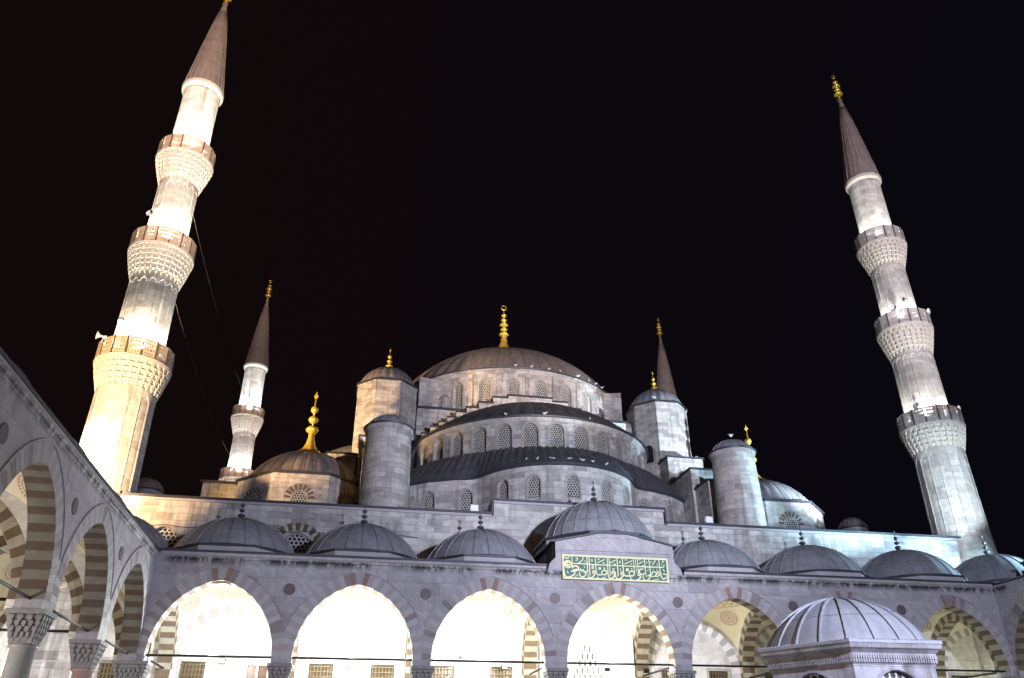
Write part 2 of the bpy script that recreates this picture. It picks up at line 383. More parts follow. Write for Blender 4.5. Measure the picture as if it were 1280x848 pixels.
def arch(w, rise, n=16):
    if rise >= w*.999:
        r = (rise*rise+w*w)/(2*w); c = r-w      # left arc centre at +c
        a1 = math.asin(min(1, rise/r)); pts = []
        for i in range(n//2+1):
            a = PI-a1*i/(n//2); pts.append((c+r*math.cos(a), r*math.sin(a)))
        pts[-1] = (0, rise)
        return pts+[(-x, z) for x, z in pts[:-1][::-1]]
    r = (w*w+rise*rise)/(2*rise); c = rise-r; a = math.asin(w/r); return [(r*math.sin(-a+2*a*i/n), c+r*math.cos(-a+2*a*i/n)) for i in range(n+1)]
def opening_wall(g, mp, s0, s1, z0, z1, ops, mat=0, depth=.4, rmat=0, step=1.2, smooth=False, d0=0, reveal=True):
    """ops: list of (centre, half width, sill, spring, rise)"""
    ops = sorted(ops); cur = s0
    for (c, w, sill, spr, rise) in ops:
        g.rect(mp, cur, c-w, z0, z1, d0, step, mat, smooth)
        ap = [(c+x, spr+z) for x, z in arch(w, rise)]
        for (xa, za), (xb, zb) in zip(ap[:-1], ap[1:]):
            g.face([mp(xa, za, d0), mp(xb, zb, d0), mp(xb, z1, d0), mp(xa, z1, d0)], [(xa, za), (xb, zb), (xb, z1), (xa, z1)], mat, smooth)
            if sill > z0+1e-4:
                g.face([mp(xa, z0, d0), mp(xb, z0, d0), mp(xb, sill, d0), mp(xa, sill, d0)], [(xa, z0), (xb, z0), (xb, sill), (xa, sill)], mat, smooth)
        if reveal:
            ol = [(c-w, sill)]+ap+[(c+w, sill)]
            for (xa, za), (xb, zb) in zip(ol, ol[1:]+ol[:1]):
                g.face([mp(xa, za, d0), mp(xb, zb, d0), mp(xb, zb, d0+depth), mp(xa, za, d0+depth)], None, rmat)
        cur = c+w
    g.rect(mp, cur, s1, z0, z1, d0, step, mat, smooth)
def window(mp, op, d, parent, mat='lattice', frame='cream', fw=.1, outer=True):
    c, w, sill, spr, rise = op; g = G(); ap = [(c+x, spr+z) for x, z in arch(w, rise)]
    for (xa, za), (xb, zb) in zip(ap[:-1], ap[1:]):
        g.face([mp(xa, sill, d), mp(xb, sill, d), mp(xb, zb, d), mp(xa, za, d)], [(xa-c, sill), (xb-c, sill), (xb-c, zb), (xa-c, za)], 0)
    # moulded frame: a band round the screen, standing proud of it, and one round the niche
    def band(wa, wb, dd, th, mat):
        A = [(c-w-wa, sill)]+[(c+x, spr+z) for x, z in arch(w+wa, rise+wa)]+[(c+w+wa, sill)]
        B = [(c-w-wb, sill)]+[(c+x, spr+z) for x, z in arch(w+wb, rise+wb)]+[(c+w+wb, sill)]
        for i in range(len(A)-1):
            g.face([mp(*A[i], dd), mp(*A[i+1], dd), mp(*B[i+1], dd), mp(*B[i], dd)], None, mat)
            g.face([mp(*A[i], dd), mp(*A[i+1], dd), mp(*A[i+1], dd+th), mp(*A[i], dd+th)], None, mat)
            g.face([mp(*B[i], dd), mp(*B[i+1], dd), mp(*B[i+1], dd+th), mp(*B[i], dd+th)], None, mat)
    band(-fw, -.004, d-.06, .06, 1)
    if outer: band(.03, .13, -.035, .035, 2)
    return part(g, 'window', [mat, frame, 'vous_b'], parent)
def dome(g, cx, cy, R, z0, rise, ribs=24, n=None, rib=(.07, .05), a0=0, a1=2*PI, mat=0, rmat=None, lip=.1, rot=0, scallop=0, rows=14, emat=1):
    r = (R*R+rise*rise)/(2*rise); zc = z0+rise-r; n = n or ribs*4
    amax = math.asin(min(1, R/r)) if rise <= R else PI-math.asin(R/r)
    prof = [(r*math.sin(amax*(1-i/rows)), zc+r*math.cos(amax*(1-i/rows))) for i in range(rows+1)]
    prof[-1] = (0.001, z0+rise)
    rad = (lambda a, z: 1+scallop*(abs(math.sin((a-rot)*ribs/2))-.6)) if scallop else None
    g.lathe(cx, cy, prof, n, a0, a1, mat, True, rad)
    if lip:
        L = [(R-.15, z0-.14), (R+lip, z0-.12), (R+lip+.03, z0-.03), (R+lip*.6, z0+.04), (R-.25, z0+.1)]
        g.lathe(cx, cy, L, n, a0, a1, emat, False)
    if rib:
        for k in range(ribs):
            a = rot+2*PI*k/ribs
            if a1-a0 < 2*PI-.01:
                aa = (a-a0) % (2*PI)
                if aa > a1-a0+.01: continue
            ca, sa = math.cos(a), math.sin(a); hw, hh = rib[0]/2, rib[1]
            for (ra, za), (rb, zb) in zip(prof[:-1], prof[1:]):
                if rb < .25: rb = .25
                if scallop: ra *= 1-.6*scallop; rb *= 1-.6*scallop
                def q(rr, z, side, up):
                    nr = (rr/max(.01, r), (z-zc)/r); R2 = rr+nr[0]*hh*up; Z2 = z+nr[1]*hh*up
                    return (cx+R2*ca-side*hw*sa, cy+R2*sa+side*hw*ca, Z2)
                g.face([q(ra, za, -1, 1), q(ra, za, 1, 1), q(rb, zb, 1, 1), q(rb, zb, -1, 1)], None, rmat if rmat is not None else mat)
                g.face([q(ra, za, -1, -.3), q(ra, za, -1, 1), q(rb, zb, -1, 1), q(rb, zb, -1, -.3)], None, rmat if rmat is not None else mat)
                g.face([q(ra, za, 1, -.3), q(ra, za, 1, 1), q(rb, zb, 1, 1), q(rb, zb, 1, -.3)], None, rmat if rmat is not None else mat)
def finial(g, cx, cy, z0, z1, kind='ring', fat=1.0, balls=5, base=.9):
    """stacked-ball finial with a flared foot and an open ring or leaf on top"""
    H = z1-z0; prof = [(base*.5*H*.22, z0-.12), (base*.34*H*.2, z0+H*.03), (H*.05*base, z0+H*.10), (.028*H, z0+H*.17)]
    sizes = [.055, .040, .050, .034, .030][:balls] if balls > 3 else [.062, .048, .038][:balls]
    z = z0+H*.20; gap = (H*.62)/balls
    for b in sizes:
        R = b*H*fat; hh = gap*.36
        prof += [(.016*H, z-hh*1.05)]
        for t in (-.8, -.45, 0, .45, .8): prof.append((max(.016*H, R*math.sqrt(1-t*t)), z+t*hh))
        prof += [(.016*H, z+hh*1.05)]; z += gap
    zt = z0+H*.84; prof += [(.012*H, zt), (.001, zt+.01*H)]
    g.lathe(cx, cy, prof, 20, mat=0)
    if kind == 'ring':
        rr = H*.055; cz = zt+rr*1.2
        pts = [(cx+rr*math.sin(2*PI*k/18), cy, cz-rr*math.cos(2*PI*k/18)) for k in range(18)]
        g.tube(pts, [H*.009+H*.012*max(0, math.cos(2*PI*k/18)) for k in range(18)], 6, 0, True)
    else:
        rr = H*.05; cz = zt+rr*1.1
        out_ = [(0, -1.1), (.75, -.35), (.8, .2), (.3, .8), (0, 2.1), (-.3, .8), (-.8, .2), (-.75, -.35)]
        f = [(cx+x*rr, cy-.03*H*.4, cz+y*rr) for x, y in out_]; b = [(p[0], cy+.03*H*.4, p[2]) for p in f]
        g.face(f); g.face(b[::-1])
        for i in range(8): g.face([f[i], f[(i+1) % 8], b[(i+1) % 8], b[i]])
def circ(cx, cy, r, n=8, a=0): return [(cx+r*math.cos(a+2*PI*k/n), cy+r*math.sin(a+2*PI*k/n)) for k in range(n)]
AX = 14.70

# ================================================================== ground
g = G(); g.face([(-1500, -1500, -.16), (1500, -1500, -.16), (1500, 1500, -.16), (-1500, 1500, -.16)]); o = part(g, 'ground', ['earth'], bpy.data.objects.new('tmp', None)); o.parent = None; o['kind'] = 'structure'
g = G(); g.face([(-18, -8, 0), (48, -8, 0), (48, 50.5, 0), (-18, 50.5, 0)]); g.prism([(-18, -8), (48, -8), (48, 50.5), (-18, 50.5)], -.16, 0, 0, False); o = g.build('courtyard_pavement', [M['pave']]); o['kind'] = 'structure'

# ================================================================== prayer hall
MQ = thing('mosque', 'great grey stone prayer hall with cascading lead domes rising behind the courtyard arcade', 'mosque', (AX, 50.5, 0))
YW = 50.5
mpf = lambda s, z, d: (s, YW+d, z)
BAY = [-6.55, .45, 7.45, 14.75, 21.8, 28.85, 35.84]
PIER = [-9.85, -3.1, 4.0, 11.12, 18.28, 25.4, 32.45, 39.2]
# lower, pale wall under the portico with its windows
g = G(); grw = []
for c in (-8.35, -4.82, -1.25, 2.3, 5.85, 9.4, 23.5, 20.3, 27.3, 30.4, 34.4, 37.4, 40.9, -13): grw.append((c, .68, 4.6, 7.05, .0))
def rect_wall(g, mp, s0, s1, z0, z1, ops, mat, depth):
    cur = s0
    for c, w, sill, top, _ in sorted(ops):
        g.rect(mp, cur, c-w, z0, z1, 0, 9, mat); g.rect(mp, c-w, c+w, z0, sill, 0, 9, mat); g.rect(mp, c-w, c+w, top, z1, 0, 9, mat)
        P = [(c-w, sill), (c+w, sill), (c+w, top), (c-w, top)]
        for a, b in zip(P, P[1:]+P[:1]): g.face([mp(*a, 0), mp(*b, 0), mp(*b, depth), mp(*a, depth)], None, mat)
        cur = c+w
    g.rect(mp, cur, s1, z0, z1, 0, 9, mat)
rect_wall(g, mpf, -17, 46.5, 0, 11.4, grw, 0, .35)
pw = part(g, 'portico_back_wall', ['plaster'], MQ)
def grille_window(mp, c, w, sill, top, parent, wood=False):
    g = G(); g.face([mp(c-w, sill, .33), mp(c+w, sill, .33), mp(c+w, top, .33), mp(c-w, top, .33)], None, 0)
    def bar(a, b, zz0, zz1, d0, d1, m):
        P = [mp(x, z, d) for z in (zz0, zz1) for d in (d0, d1) for x in (a, b)]
        for q in ((0, 1, 3, 2), (4, 6, 7, 5), (0, 4, 5, 1), (2, 3, 7, 6), (0, 2, 6, 4), (1, 5, 7, 3)): g.face([P[i] for i in q], None, m)
    if wood:
        for x in (c-w+.06, c, c+w-.06): bar(x-.06, x+.06, sill, top, .1, .2, 2)
        for z in (sill+.06, (sill+top)/2+.3, top-.06): bar(c-w, c+w, z-.06, z+.06, .12, .22, 2)
    else:
        k = 7
        for i in range(k): x = c-w+2*w*(i+.5)/k; bar(x-.025, x+.025, sill, top, .08, .13, 1)
        nz = int((top-sill)/.27)
        for i in range(nz): z = sill+(top-sill)*(i+.5)/nz; bar(c-w, c+w, z-.022, z+.022, .06, .11, 1)
    for a, b, z0_, z1_ in ((c-w-.14, c-w-.002, sill-.14, top+.14), (c+w+.002, c+w+.14, sill-.14, top+.14), (c-w-.002, c+w+.002, top+.002, top+.14), (c-w-.002, c+w+.002, sill-.14, sill-.002)):
        bar(a, b, z0_, z1_, -.05, -.003, 3)
    return part(g, 'window', ['glasswarm', 'grille', 'white_plastic', 'blind_b'], parent)
for c, w_, sill, top, _ in grw: grille_window(mpf, c, w_, sill, top, pw, wood=(abs(c+4.82) < .1))
# blind arches on that wall
def voussoirs(g, mp, c, w, spr, rise, th, d, n=25, mats=(0, 1), key=None, thick=.04, gap=0, lim=None):
    ap = arch(w, rise, 2*n*2); L = [0]
    for a, b in zip(ap[:-1], ap[1:]): L.append(L[-1]+math.hypot(a[0]-b[0], a[1]-b[1]))
    def at(t):
        s = t*L[-1]; i = 0
        while i < len(L)-2 and L[i+1] < s: i += 1
        f = (s-L[i])/max(1e-6, L[i+1]-L[i]); x = ap[i][0]+(ap[i+1][0]-ap[i][0])*f; z = ap[i][1]+(ap[i+1][1]-ap[i][1])*f
        r = (rise*rise+w*w)/(2*w); cc = r-w; cx_ = cc if x < 0 else -cc
        if abs(x) < 1e-3: return (c+x, spr+z), (0, 1)
        v = (x-cx_, z); l = math.hypot(*v); return (c+x, spr+z), (v[0]/l, v[1]/l)
    for k in range(n):
        (p0, n0), (p1, n1) = at(k/n+gap), at((k+1)/n-gap)
        if k == n//2 and False: pass
        q0 = (p0[0]+n0[0]*th, p0[1]+n0[1]*th); q1 = (p1[0]+n1[0]*th, p1[1]+n1[1]*th)
        if lim: q0 = (min(max(q0[0], lim[0]), lim[1]), q0[1]); q1 = (min(max(q1[0], lim[0]), lim[1]), q1[1])
        mm = mats[k % 2]
        if key and key(k, n) is not None: mm = key(k, n)
        g.face([mp(*p0, d), mp(*p1, d), mp(*q1, d), mp(*q0, d)], None, mm)
        g.face([mp(*q0, d), mp(*q1, d), mp(*q1, d+thick), mp(*q0, d+thick)], None, mm)
        g.face([mp(*p0, d), mp(*p1, d), mp(*p1, d+thick), mp(*p0, d+thick)], None, mm)
    return at
for i, c in enumerate(BAY+[-13.4, 42.7]):
    if i == 3: continue
    g = G(); voussoirs(g, mpf, c, 2.65, 6.9, 2.75, .55, -.04, 25)
    part(g, 'blind_arch', ['blind_a', 'blind_b'], pw)
# the portal: stepped marble frames and a muqarnas niche with the door
g = G(); cx = BAY[3]
for k in range(5):
    wo = 3.0-.27*k; d0 = -.42+.085*k; zt = 10.5-.22*k
    g.box(cx-wo, cx-wo+.25, YW+d0, YW-.004, 0, zt, 0); g.box(cx+wo-.25, cx+wo, YW+d0, YW-.004, 0, zt, 0)
    g.box(cx-wo+.25, cx+wo-.25, YW+d0, YW-.004, zt-.20, zt, 0)
for r_ in range(9):
    z = 5.2+.40*r_; ww = 1.6*(1-r_/9.)+.12
    nn = max(1, int(ww*2/.3))
    for j in range(nn):
        x = cx-ww+(j+.5)*2*ww/nn
        g.box(x-.10, x+.10, YW-.10-.05*r_, YW-.005, z, z+.34, 1)
        g.prism([(x-.09, YW-.12-.05*r_), (x+.09, YW-.12-.05*r_), (x, YW-.02)], z-.12, z-.003, 1, True, None, True)
g.box(cx-1.2, cx+1.2, YW-.06, YW-.004, 0, 4.2, 2)
part(g, 'portal', ['blind_a', 'blind_a', 'wood'], pw)

# upper front wall with wide lattice windows, the raised middle
g = G(); ups = [(-11.35, 1.15, 12.35, 13.35, 1.3), (-3.55, 1.15, 12.35, 13.35, 1.3), (32.9, 1.15, 12.35, 13.35, 1.3), (41.0, 1.0, 12.35, 13.35, 1.2)]
opening_wall(g, mpf, -16, 8.9, 11.4, 16.4, ups[:2], 0, .3, 0, 9)
opening_wall(g, mpf, 8.9, 20.8, 11.4, 17.35, [], 0, .3, 0, 9)
opening_wall(g, mpf, 20.8, 44.2, 11.4, 16.4, ups[2:], 0, .3, 0, 9)
g.box(8.9, 9.5, YW+.004, YW+1.2, 16.3, 17.35); g.box(20.2, 20.8, YW+.004, YW+1.2, 16.3, 17.35)
g.face([(44.2, YW, 0), (44.2, YW+1.6, 0), (44.2, YW+1.6, 16.4), (44.2, YW, 16.4)])
g.box(5.1, 6.7, YW-.05, YW-.004, 13.55, 14.4)
fw = part(g, 'front_wall', ['ashlar'], MQ)
for op in ups:
    o = window(mpf, op, .2, fw, 'lattice_big', 'vous_b', .08, False)
for c in (-3.55, 32.9):     # radiating teeth above the window heads
    g = G()
    for k in range(9):
        a = PI*(.12+.76*k/8); r0, r1 = 1.36, 1.85
        ca, sa = math.cos(a), math.sin(a); p = (c, 13.4)
        q = [(p[0]+r0*ca+.12*sa, p[1]+r0*sa-.12*ca), (p[0]+r1*ca+.16*sa, p[1]+r1*sa-.16*ca), (p[0]+r1*ca-.16*sa, p[1]+r1*sa+.16*ca), (p[0]+r0*ca-.12*sa, p[1]+r0*sa+.12*ca)]
        g.face([(x, YW-.03, z) for x, z in q]); 
        for (x1, z1), (x2, z2) in zip(q, q[1:]+q[:1]): g.face([(x1, YW-.03, z1), (x2, YW-.03, z2), (x2, YW, z2), (x1, YW, z1)])
    part(g, 'window_fan', ['brown'], fw)
g = G()     # lead-capped cornice of the wall
for a, b, z in ((-16.1, 8.8, 16.4), (8.8, 20.9, 17.35), (20.9, 44.3, 16.4)):
    g.box(a, b, YW-.12, YW+.9, z-.16, z-.004, 1); g.box(a-.03, b+.03, YW-.24, YW+1.0, z, z+.13, 0)
g.box(8.72, 8.86, YW-.15, YW+1.2, 16.3, 17.35, 0); g.box(20.84, 20.98, YW-.15, YW+1.2, 16.3, 17.35, 0)
part(g, 'cornice', ['edge', 'vous_a'], fw)
g = G()     # small hanging cable along the wall
pts = []
for k in range(41):
    x = -14+k*.45; pts.append((x, YW-.05, 14.75-.12*math.sin((x*1.1) % PI)))
g.tube(pts, .02, 5); part(g, 'wall_cable', ['iron'], fw)

# body: outer block and roofs
g = G()
g.box(-16, 44.2, YW+.9, 105, .0, 15.9, 0)
g.box(-16.4, 44.6, YW+.92, 105.4, 15.9, 16.02, 1)
part(g, 'body_wall', ['ashlar', 'lead_dark'], MQ)
g = G()     # stepped masses around the towers
def mass(x0, x1, y0, y1, z0, z1):
    for s in (1, -1):
        a, b = (x0, x1) if s == 1 else (2*AX-x1, 2*AX-x0)
        g = G(); g.box(a, b, y0, y1, z0, z1, 0); g.box(a-.12, b+.12, y0-.12, y1, z1, z1+.14, 1)
        part(g, 'buttress_mass', ['ashlar', 'edge'], MQ)
mass(26.45, 29.75, 62.0, 70, 16, 25.75)
mass(26.0, 29.4, 56.6, 61.98, 16, 22.75)
mass(29.9, 32.2, 62.5, 92, 16, 24.3)
mass(26.2, 29.2, 54.1, 56.58, 16, 21.0)
g = G(); g.box(-13.2, -7.0, 69, 76, 16.02, 23.3, 0); g.box(-13.4, -6.9, 68.8, 76.1, 23.3, 23.5, 1); part(g, 'gallery_block', ['ashlar', 'edge'], MQ)

# square base under the drum, with the ledge at its top and stepped arch walls
g = G(); g.box(4.5, 2*AX-4.5, 66.2, 89.2, 16.02, 30.5, 0); g.box(4.3, 2*AX-4.3, 66.0, 89.4, 30.5, 30.68, 1)
g.box(1.7, 4.5, 66.6, 88.8, 24, 30.3, 0); g.box(2*AX-4.5, 2*AX-1.7, 66.6, 88.8, 24, 30.3, 0)
steps = [(4.9, 27.3), (5.65, 28.0), (6.4, 28.5), (7.1, 29.0), (7.9, 29.6), (8.8, 30.1), (9.9, 30.7), (11.2, 31.3), (12.6, 31.6)]
for s in (1, -1):
    for k, (x, z) in enumerate(steps):
        xe = steps[k+1][0] if k+1 < len(steps) else AX
        a, b = (x, xe) if s == 1 else (2*AX-xe, 2*AX-x)
        g.box(a, b, 64.4, 66.0, 24, z, 0); g.box(a-.08, b+.02, 64.25, 65.98, z+.002*k, z+.13, 1)
part(g, 'drum_base', ['ashlar', 'edge'], MQ)

# main dome
DC = (AX, 77.7); R = 12.05
mpd = lambda s, z, d: (DC[0]+(R-d)*math.sin(s/R), DC[1]-(R-d)*math.cos(s/R), z)
ops = [(R*2*PI*(k+.5)/28, .52, 31.4, 33.45, .56) for k in range(-14, 14)]
g = G(); opening_wall(g, mpd, -PI*R, PI*R, 30.4, 35.05, ops, 0, .4, 0, .8)
g.lathe(*DC, [(R, 34.6), (R+.16, 34.75), (R+.2, 35.06)], 112, mat=0, smooth=False)
for k in range(28):
    a = 2*PI*k/28; t = Vector((math.cos(a), math.sin(a), 0)); n = Vector((-math.sin(a), math.cos(a), 0))
    g.obox(Vector((DC[0], DC[1], 32.6))+t*(R+.06), t*.09, n*.20, Vector((0, 0, 2.0)))
dr = part(g, 'drum', ['ashlar_light'], MQ)
for op in ops:
    if abs(op[0]) < R*1.75: window(mpd, op, .28, dr)
g = G(); dome(g, *DC, R+.1, 35.15, 6.75, 52, 312, (.10, .07), scallop=.018, rows=18, lip=.22)
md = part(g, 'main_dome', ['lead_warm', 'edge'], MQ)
g = G(); g.lathe(*DC, [(2.4, 41.7), (1.5, 42.3), (.95, 43.0), (.62, 43.7), (.4, 44.4), (.25, 45.2)], 32); finial(g, *DC, 44.4, 49.5, 'ring', 2.0, 5, .6); part(g, 'finial', ['gold'], md)
# drum buttresses with arched passage
for s in (1, -1):
    g = G(); mm = (lambda q, z, d, s=s: ((q if s == 1 else 2*AX-q), 67.9+d, z))
    opening_wall(g, mm, 4.7, 8.9, 30.68, 33.1, [(7.15, .62, 30.7, 32.0, .8)], 0, 1.4, 0, 9)
    g.face([mm(4.7, 33.1, 0), mm(8.9, 33.1, 0), mm(8.9, 34.0, 0), mm(4.7, 34.5, 0)])
    g.face([mm(4.7, 30.6, 0), mm(4.7, 30.6, 1.6), mm(4.7, 34.5, 1.6), mm(4.7, 34.5, 0)])
    g.face([mm(4.7, 34.5, 0), mm(4.7, 34.5, 1.6), mm(8.9, 34.0, 1.6), mm(8.9, 34.0, 0)])
    g.face([mm(4.7, 30.6, 1.6), mm(6.4, 30.6, 1.6), mm(6.4, 34.3, 1.6), mm(4.7, 34.5, 1.6)])
    part(g, 'drum_buttress', ['ashlar'], MQ)

# semi-domes: front one with its windowed wall, the lateral ones plainer
def semi(cx, cy, ang, win=True):
    R = 10.45
    mp = lambda s, z, d: (cx+(R-d)*math.sin(s/R+ang), cy-(R-d)*math.cos(s/R+ang), z)
    ops = [(R*math.radians(11.3)*k, .60, 23.15, 24.75, .66) for k in range(-7, 8)] if win else []
    g = G(); opening_wall(g, mp, -PI/2*R, PI/2*R, 20, 25.9, ops, 0, .42, 0, .8)
    g.lathe(cx, cy, [(R, 25.45), (R+.12, 25.6), (R+.14, 25.9)], 96, -PI+ang, ang, 0, False)
    wl = part(g, 'semi_dome_wall', ['ashlar_light'], MQ)
    for op in ops:
        if abs(op[0]) < R*1.3: window(mp, op, .3, wl, 'lattice', 'cream', .08)
    g = G(); dome(g, cx, cy, R+.1, 26.0, 4.45, 44, 264, (.10, .06), -PI+ang, ang, scallop=.022, lip=.2)
    return part(g, 'semi_dome', ['lead_dark', 'edge'] if win else ['lead', 'edge'], MQ)
semi(AX, 66.0, 0)
semi(AX-11.7, 77.7, -PI/2, False); semi(AX+11.7, 77.7, PI/2, False)

# three-lobed lower tier: wall, windows and the dark roof lofted up to the semi-dome wall
LC = (AX, 57.95); LR = 6.45
left_side = [(1.7, 62.2), (2.5, 60.0), (3.5, 58.5), (5.0, 57.25), (6.8, 56.35), (8.2, 55.95)]
centre = [(LC[0]+LR*math.cos(math.radians(a)), LC[1]+LR*math.sin(math.radians(a))) for a in range(-158, -21, 4)]
line = left_side+centre+[(2*AX-x, y) for x, y in left_side[::-1]]
arc = [0]
for a, b in zip(line[:-1], line[1:]): arc.append(arc[-1]+math.hypot(a[0]-b[0], a[1]-b[1]))
def on_line(s, d=0):
    s = min(max(s, 0), arc[-1]-1e-6); i = 0
    while arc[i+1] < s: i += 1
    f = (s-arc[i])/(arc[i+1]-arc[i]); a, b = line[i], line[i+1]
    def nrm(j):
        j0, j1 = max(0, j-1), min(len(line)-1, j+1); t = (line[j1][0]-line[j0][0], line[j1][1]-line[j0][1]); l = math.hypot(*t); return (-t[1]/l, t[0]/l)
    n0, n1 = nrm(i), nrm(i+1)
    return (a[0]+(b[0]-a[0])*f+(n0[0]*(1-f)+n1[0]*f)*d, a[1]+(b[1]-a[1])*f+(n0[1]*(1-f)+n1[1]*f)*d)
mpl = lambda s, z, d: (*on_line(s, d), z)
def s_of(x):
    best = min(range(0, 4000), key=lambda k: abs(on_line(arc[-1]*k/4000)[0]-x)); return arc[-1]*best/4000
wops = [(s_of(x), .47, 18.15, 19.3, .55) for x in (5.1, 7.75, 10.05, 12.0, 14.72, 17.4, 2*AX-10.05, 2*AX-7.75, 2*AX-5.1)]
g = G(); opening_wall(g, mpl, 0, arc[-1], 16.02, 20.62, wops, 0, .3, 0, .5)
wl = part(g, 'lower_tier_wall', ['ashlar'], MQ)
for op in wops: window(mpl, op, .2, wl, 'lattice', 'cream', .06)
g = G(); NS = 110; RI = 10.4; NZ = 7
def inner(p):
    a = math.atan2(p[1]-66.0, p[0]-AX); return (AX+RI*math.cos(a), 66+RI*math.sin(a))
rows = []
for i in range(NS+1):
    p = on_line(arc[-1]*i/NS, -.22); q = inner(p); row = [(*on_line(arc[-1]*i/NS, -.05), 20.55), (*p, 20.58), (*p, 20.72)]
    puff = .10*(1 if i % 2 else -1)
    for k in range(1, NZ+1):
        t = k/NZ; z = 20.72+2.55*math.sin(t*PI/2)+puff*math.sin(t*PI)*.8
        row.append((p[0]+(q[0]-p[0])*t, p[1]+(q[1]-p[1])*t, z))
    rows.append(row)
for i in range(NS):
    for k in range(NZ+2):
        u0, u1 = arc[-1]*i/NS, arc[-1]*(i+1)/NS
        g.face([rows[i][k], rows[i+1][k], rows[i+1][k+1], rows[i][k+1]], [(u0, k*.6), (u1, k*.6), (u1, k*.6+.6), (u0, k*.6+.6)], 1 if k < 2 else 0, False)
part(g, 'lobed_roof', ['lead_dark', 'edge'], MQ)

# octagonal towers on the four piers
for sx_ in (-1, 1):
    for cy in (66.5, 88.9):
        cx = AX+sx_*13.0; g = G(); Ro = 2.85
        pts = circ(cx, cy, Ro, 8, PI/8); z0 = 24
        if cy < 70 and sx_ == 1: pass
        g.prism(pts, z0, 31.95, 0); g.prism(circ(cx, cy, Ro+.16, 8, PI/8), 31.95, 32.12, 1, True, 1, True)
        g.prism(circ(cx, cy, Ro+.06, 8, PI/8), 31.75, 31.945, 0)
        tw = part(g, 'octagonal_tower', ['ashlar_light', 'edge'], MQ)
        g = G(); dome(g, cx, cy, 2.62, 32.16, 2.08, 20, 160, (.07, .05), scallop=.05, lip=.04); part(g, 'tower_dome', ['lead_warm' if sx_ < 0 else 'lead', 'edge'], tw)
        g = G(); finial(g, cx, cy, 34.15, 36.5, 'leaf', 2.3, 3, 1.4); part(g, 'finial', ['gold'], tw)
        if cy < 70 and sx_ == 1:
            g = G(); a = Vector((cx-Ro*.92388, cy-.95, 0)); 
            nrm = Vector((-.70711, -.70711, 0)); tan = Vector((.70711, -.70711, 0)); c0 = Vector((cx, cy, 26.9))+nrm*(Ro*.9239+.012)
            ap = [(-.38, -.8)]+[(x, .5+z) for x, z in arch(.38, .4, 10)]+[(.38, -.8)]
            g.face([tuple(c0+tan*x+Vector((0, 0, z))) for x, z in ap]); part(g, 'doorway', ['iron'], tw)
# round turrets by the front wall
for sx_ in (-1, 1):
    cx, cy = AX+sx_*13.0, 52.55
    g = G(); g.lathe(cx, cy, [(1.72, 16.02), (1.66, 19), (1.58, 22.2), (1.66, 22.35), (1.72, 22.6)], 64, mat=0)
    tr = part(g, 'round_turret', ['ashlar_light'], MQ)
    g = G(); dome(g, cx, cy, 1.62, 22.72, 1.0, 16, 64, (.06, .05), lip=.16, rows=8); part(g, 'turret_cap', ['lead', 'edge'], tr)
# corner domes on octagonal drums
for sx_ in (-1, 1):
    for cy in (60.3, 95.1):
        cx = AX+sx_*18.8; R8 = 5.05
        g = G(); P8 = circ(cx, cy, R8, 8, PI/8); g.prism(P8, 16.02, 20.15, 0); g.prism(circ(cx, cy, R8+.18, 8, PI/8), 20.15, 20.33, 1, True, 1, True)
        cd = part(g, 'corner_drum', ['ashlar_light', 'edge'], MQ)
        if cy < 80:
            for k in range(8):
                a = 2*PI*k/8; 
                if math.sin(a) > .2: continue
                ap_ = R8*math.cos(PI/8); nrm = Vector((math.cos(a), math.sin(a), 0)); tan = Vector((-math.sin(a), math.cos(a), 0)); c0 = Vector((cx, cy, 0))+nrm*ap_
                mpw = lambda s, z, d, c0=c0, tan=tan, nrm=nrm: tuple(c0+tan*s-nrm*(d)+Vector((0, 0, z)))
                g = G(); g2 = [(x, 18.35+z) for x, z in arch(.5, .55, 12)]; ol = [(-.5, 17)]+g2+[(.5, 17)]
                g.face([mpw(x, z, -.02) for x, z in ol], [(x, z) for x, z in ol], 0)
                for j in range(9):
                    b = PI*(.04+.92*j/8); r0, r1 = .62, 1.05
                    cb, sb = math.cos(b), math.sin(b)
                    q = [(r0*cb+.07*sb, 18.35+r0*sb-.07*cb), (r1*cb+.10*sb, 18.35+r1*sb-.1*cb), (r1*cb-.10*sb, 18.35+r1*sb+.1*cb), (r0*cb-.07*sb, 18.35+r0*sb+.07*cb)]
                    g.face([mpw(x, z, -.03) for x, z in q], None, 1)
                part(g, 'window', ['lattice', 'brown'], cd)
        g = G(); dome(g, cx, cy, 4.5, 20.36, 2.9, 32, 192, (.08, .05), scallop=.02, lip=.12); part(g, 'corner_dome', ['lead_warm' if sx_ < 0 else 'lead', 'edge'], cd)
        g = G(); g.lathe(cx, cy, [(1.15, 23.3), (.66, 23.6), (.42, 24.0), (.28, 24.5), (.2, 25.2)], 24); finial(g, cx, cy, 24.5, 28.7, 'leaf', 1.9, 3, .6); part(g, 'finial', ['gold'], cd)
for x in (-16.9, 46.3):
    g = G(); g.lathe(x, 66.4, [(1.35, 16), (1.35, 21.4)], 32); dome(g, x, 66.4, 1.3, 21.45, 1.05, 18, 72, (.06, .05), mat=1, lip=.08, emat=2); part(g, 'stair_dome', ['ashlar', 'lead_warm', 'edge'], MQ)

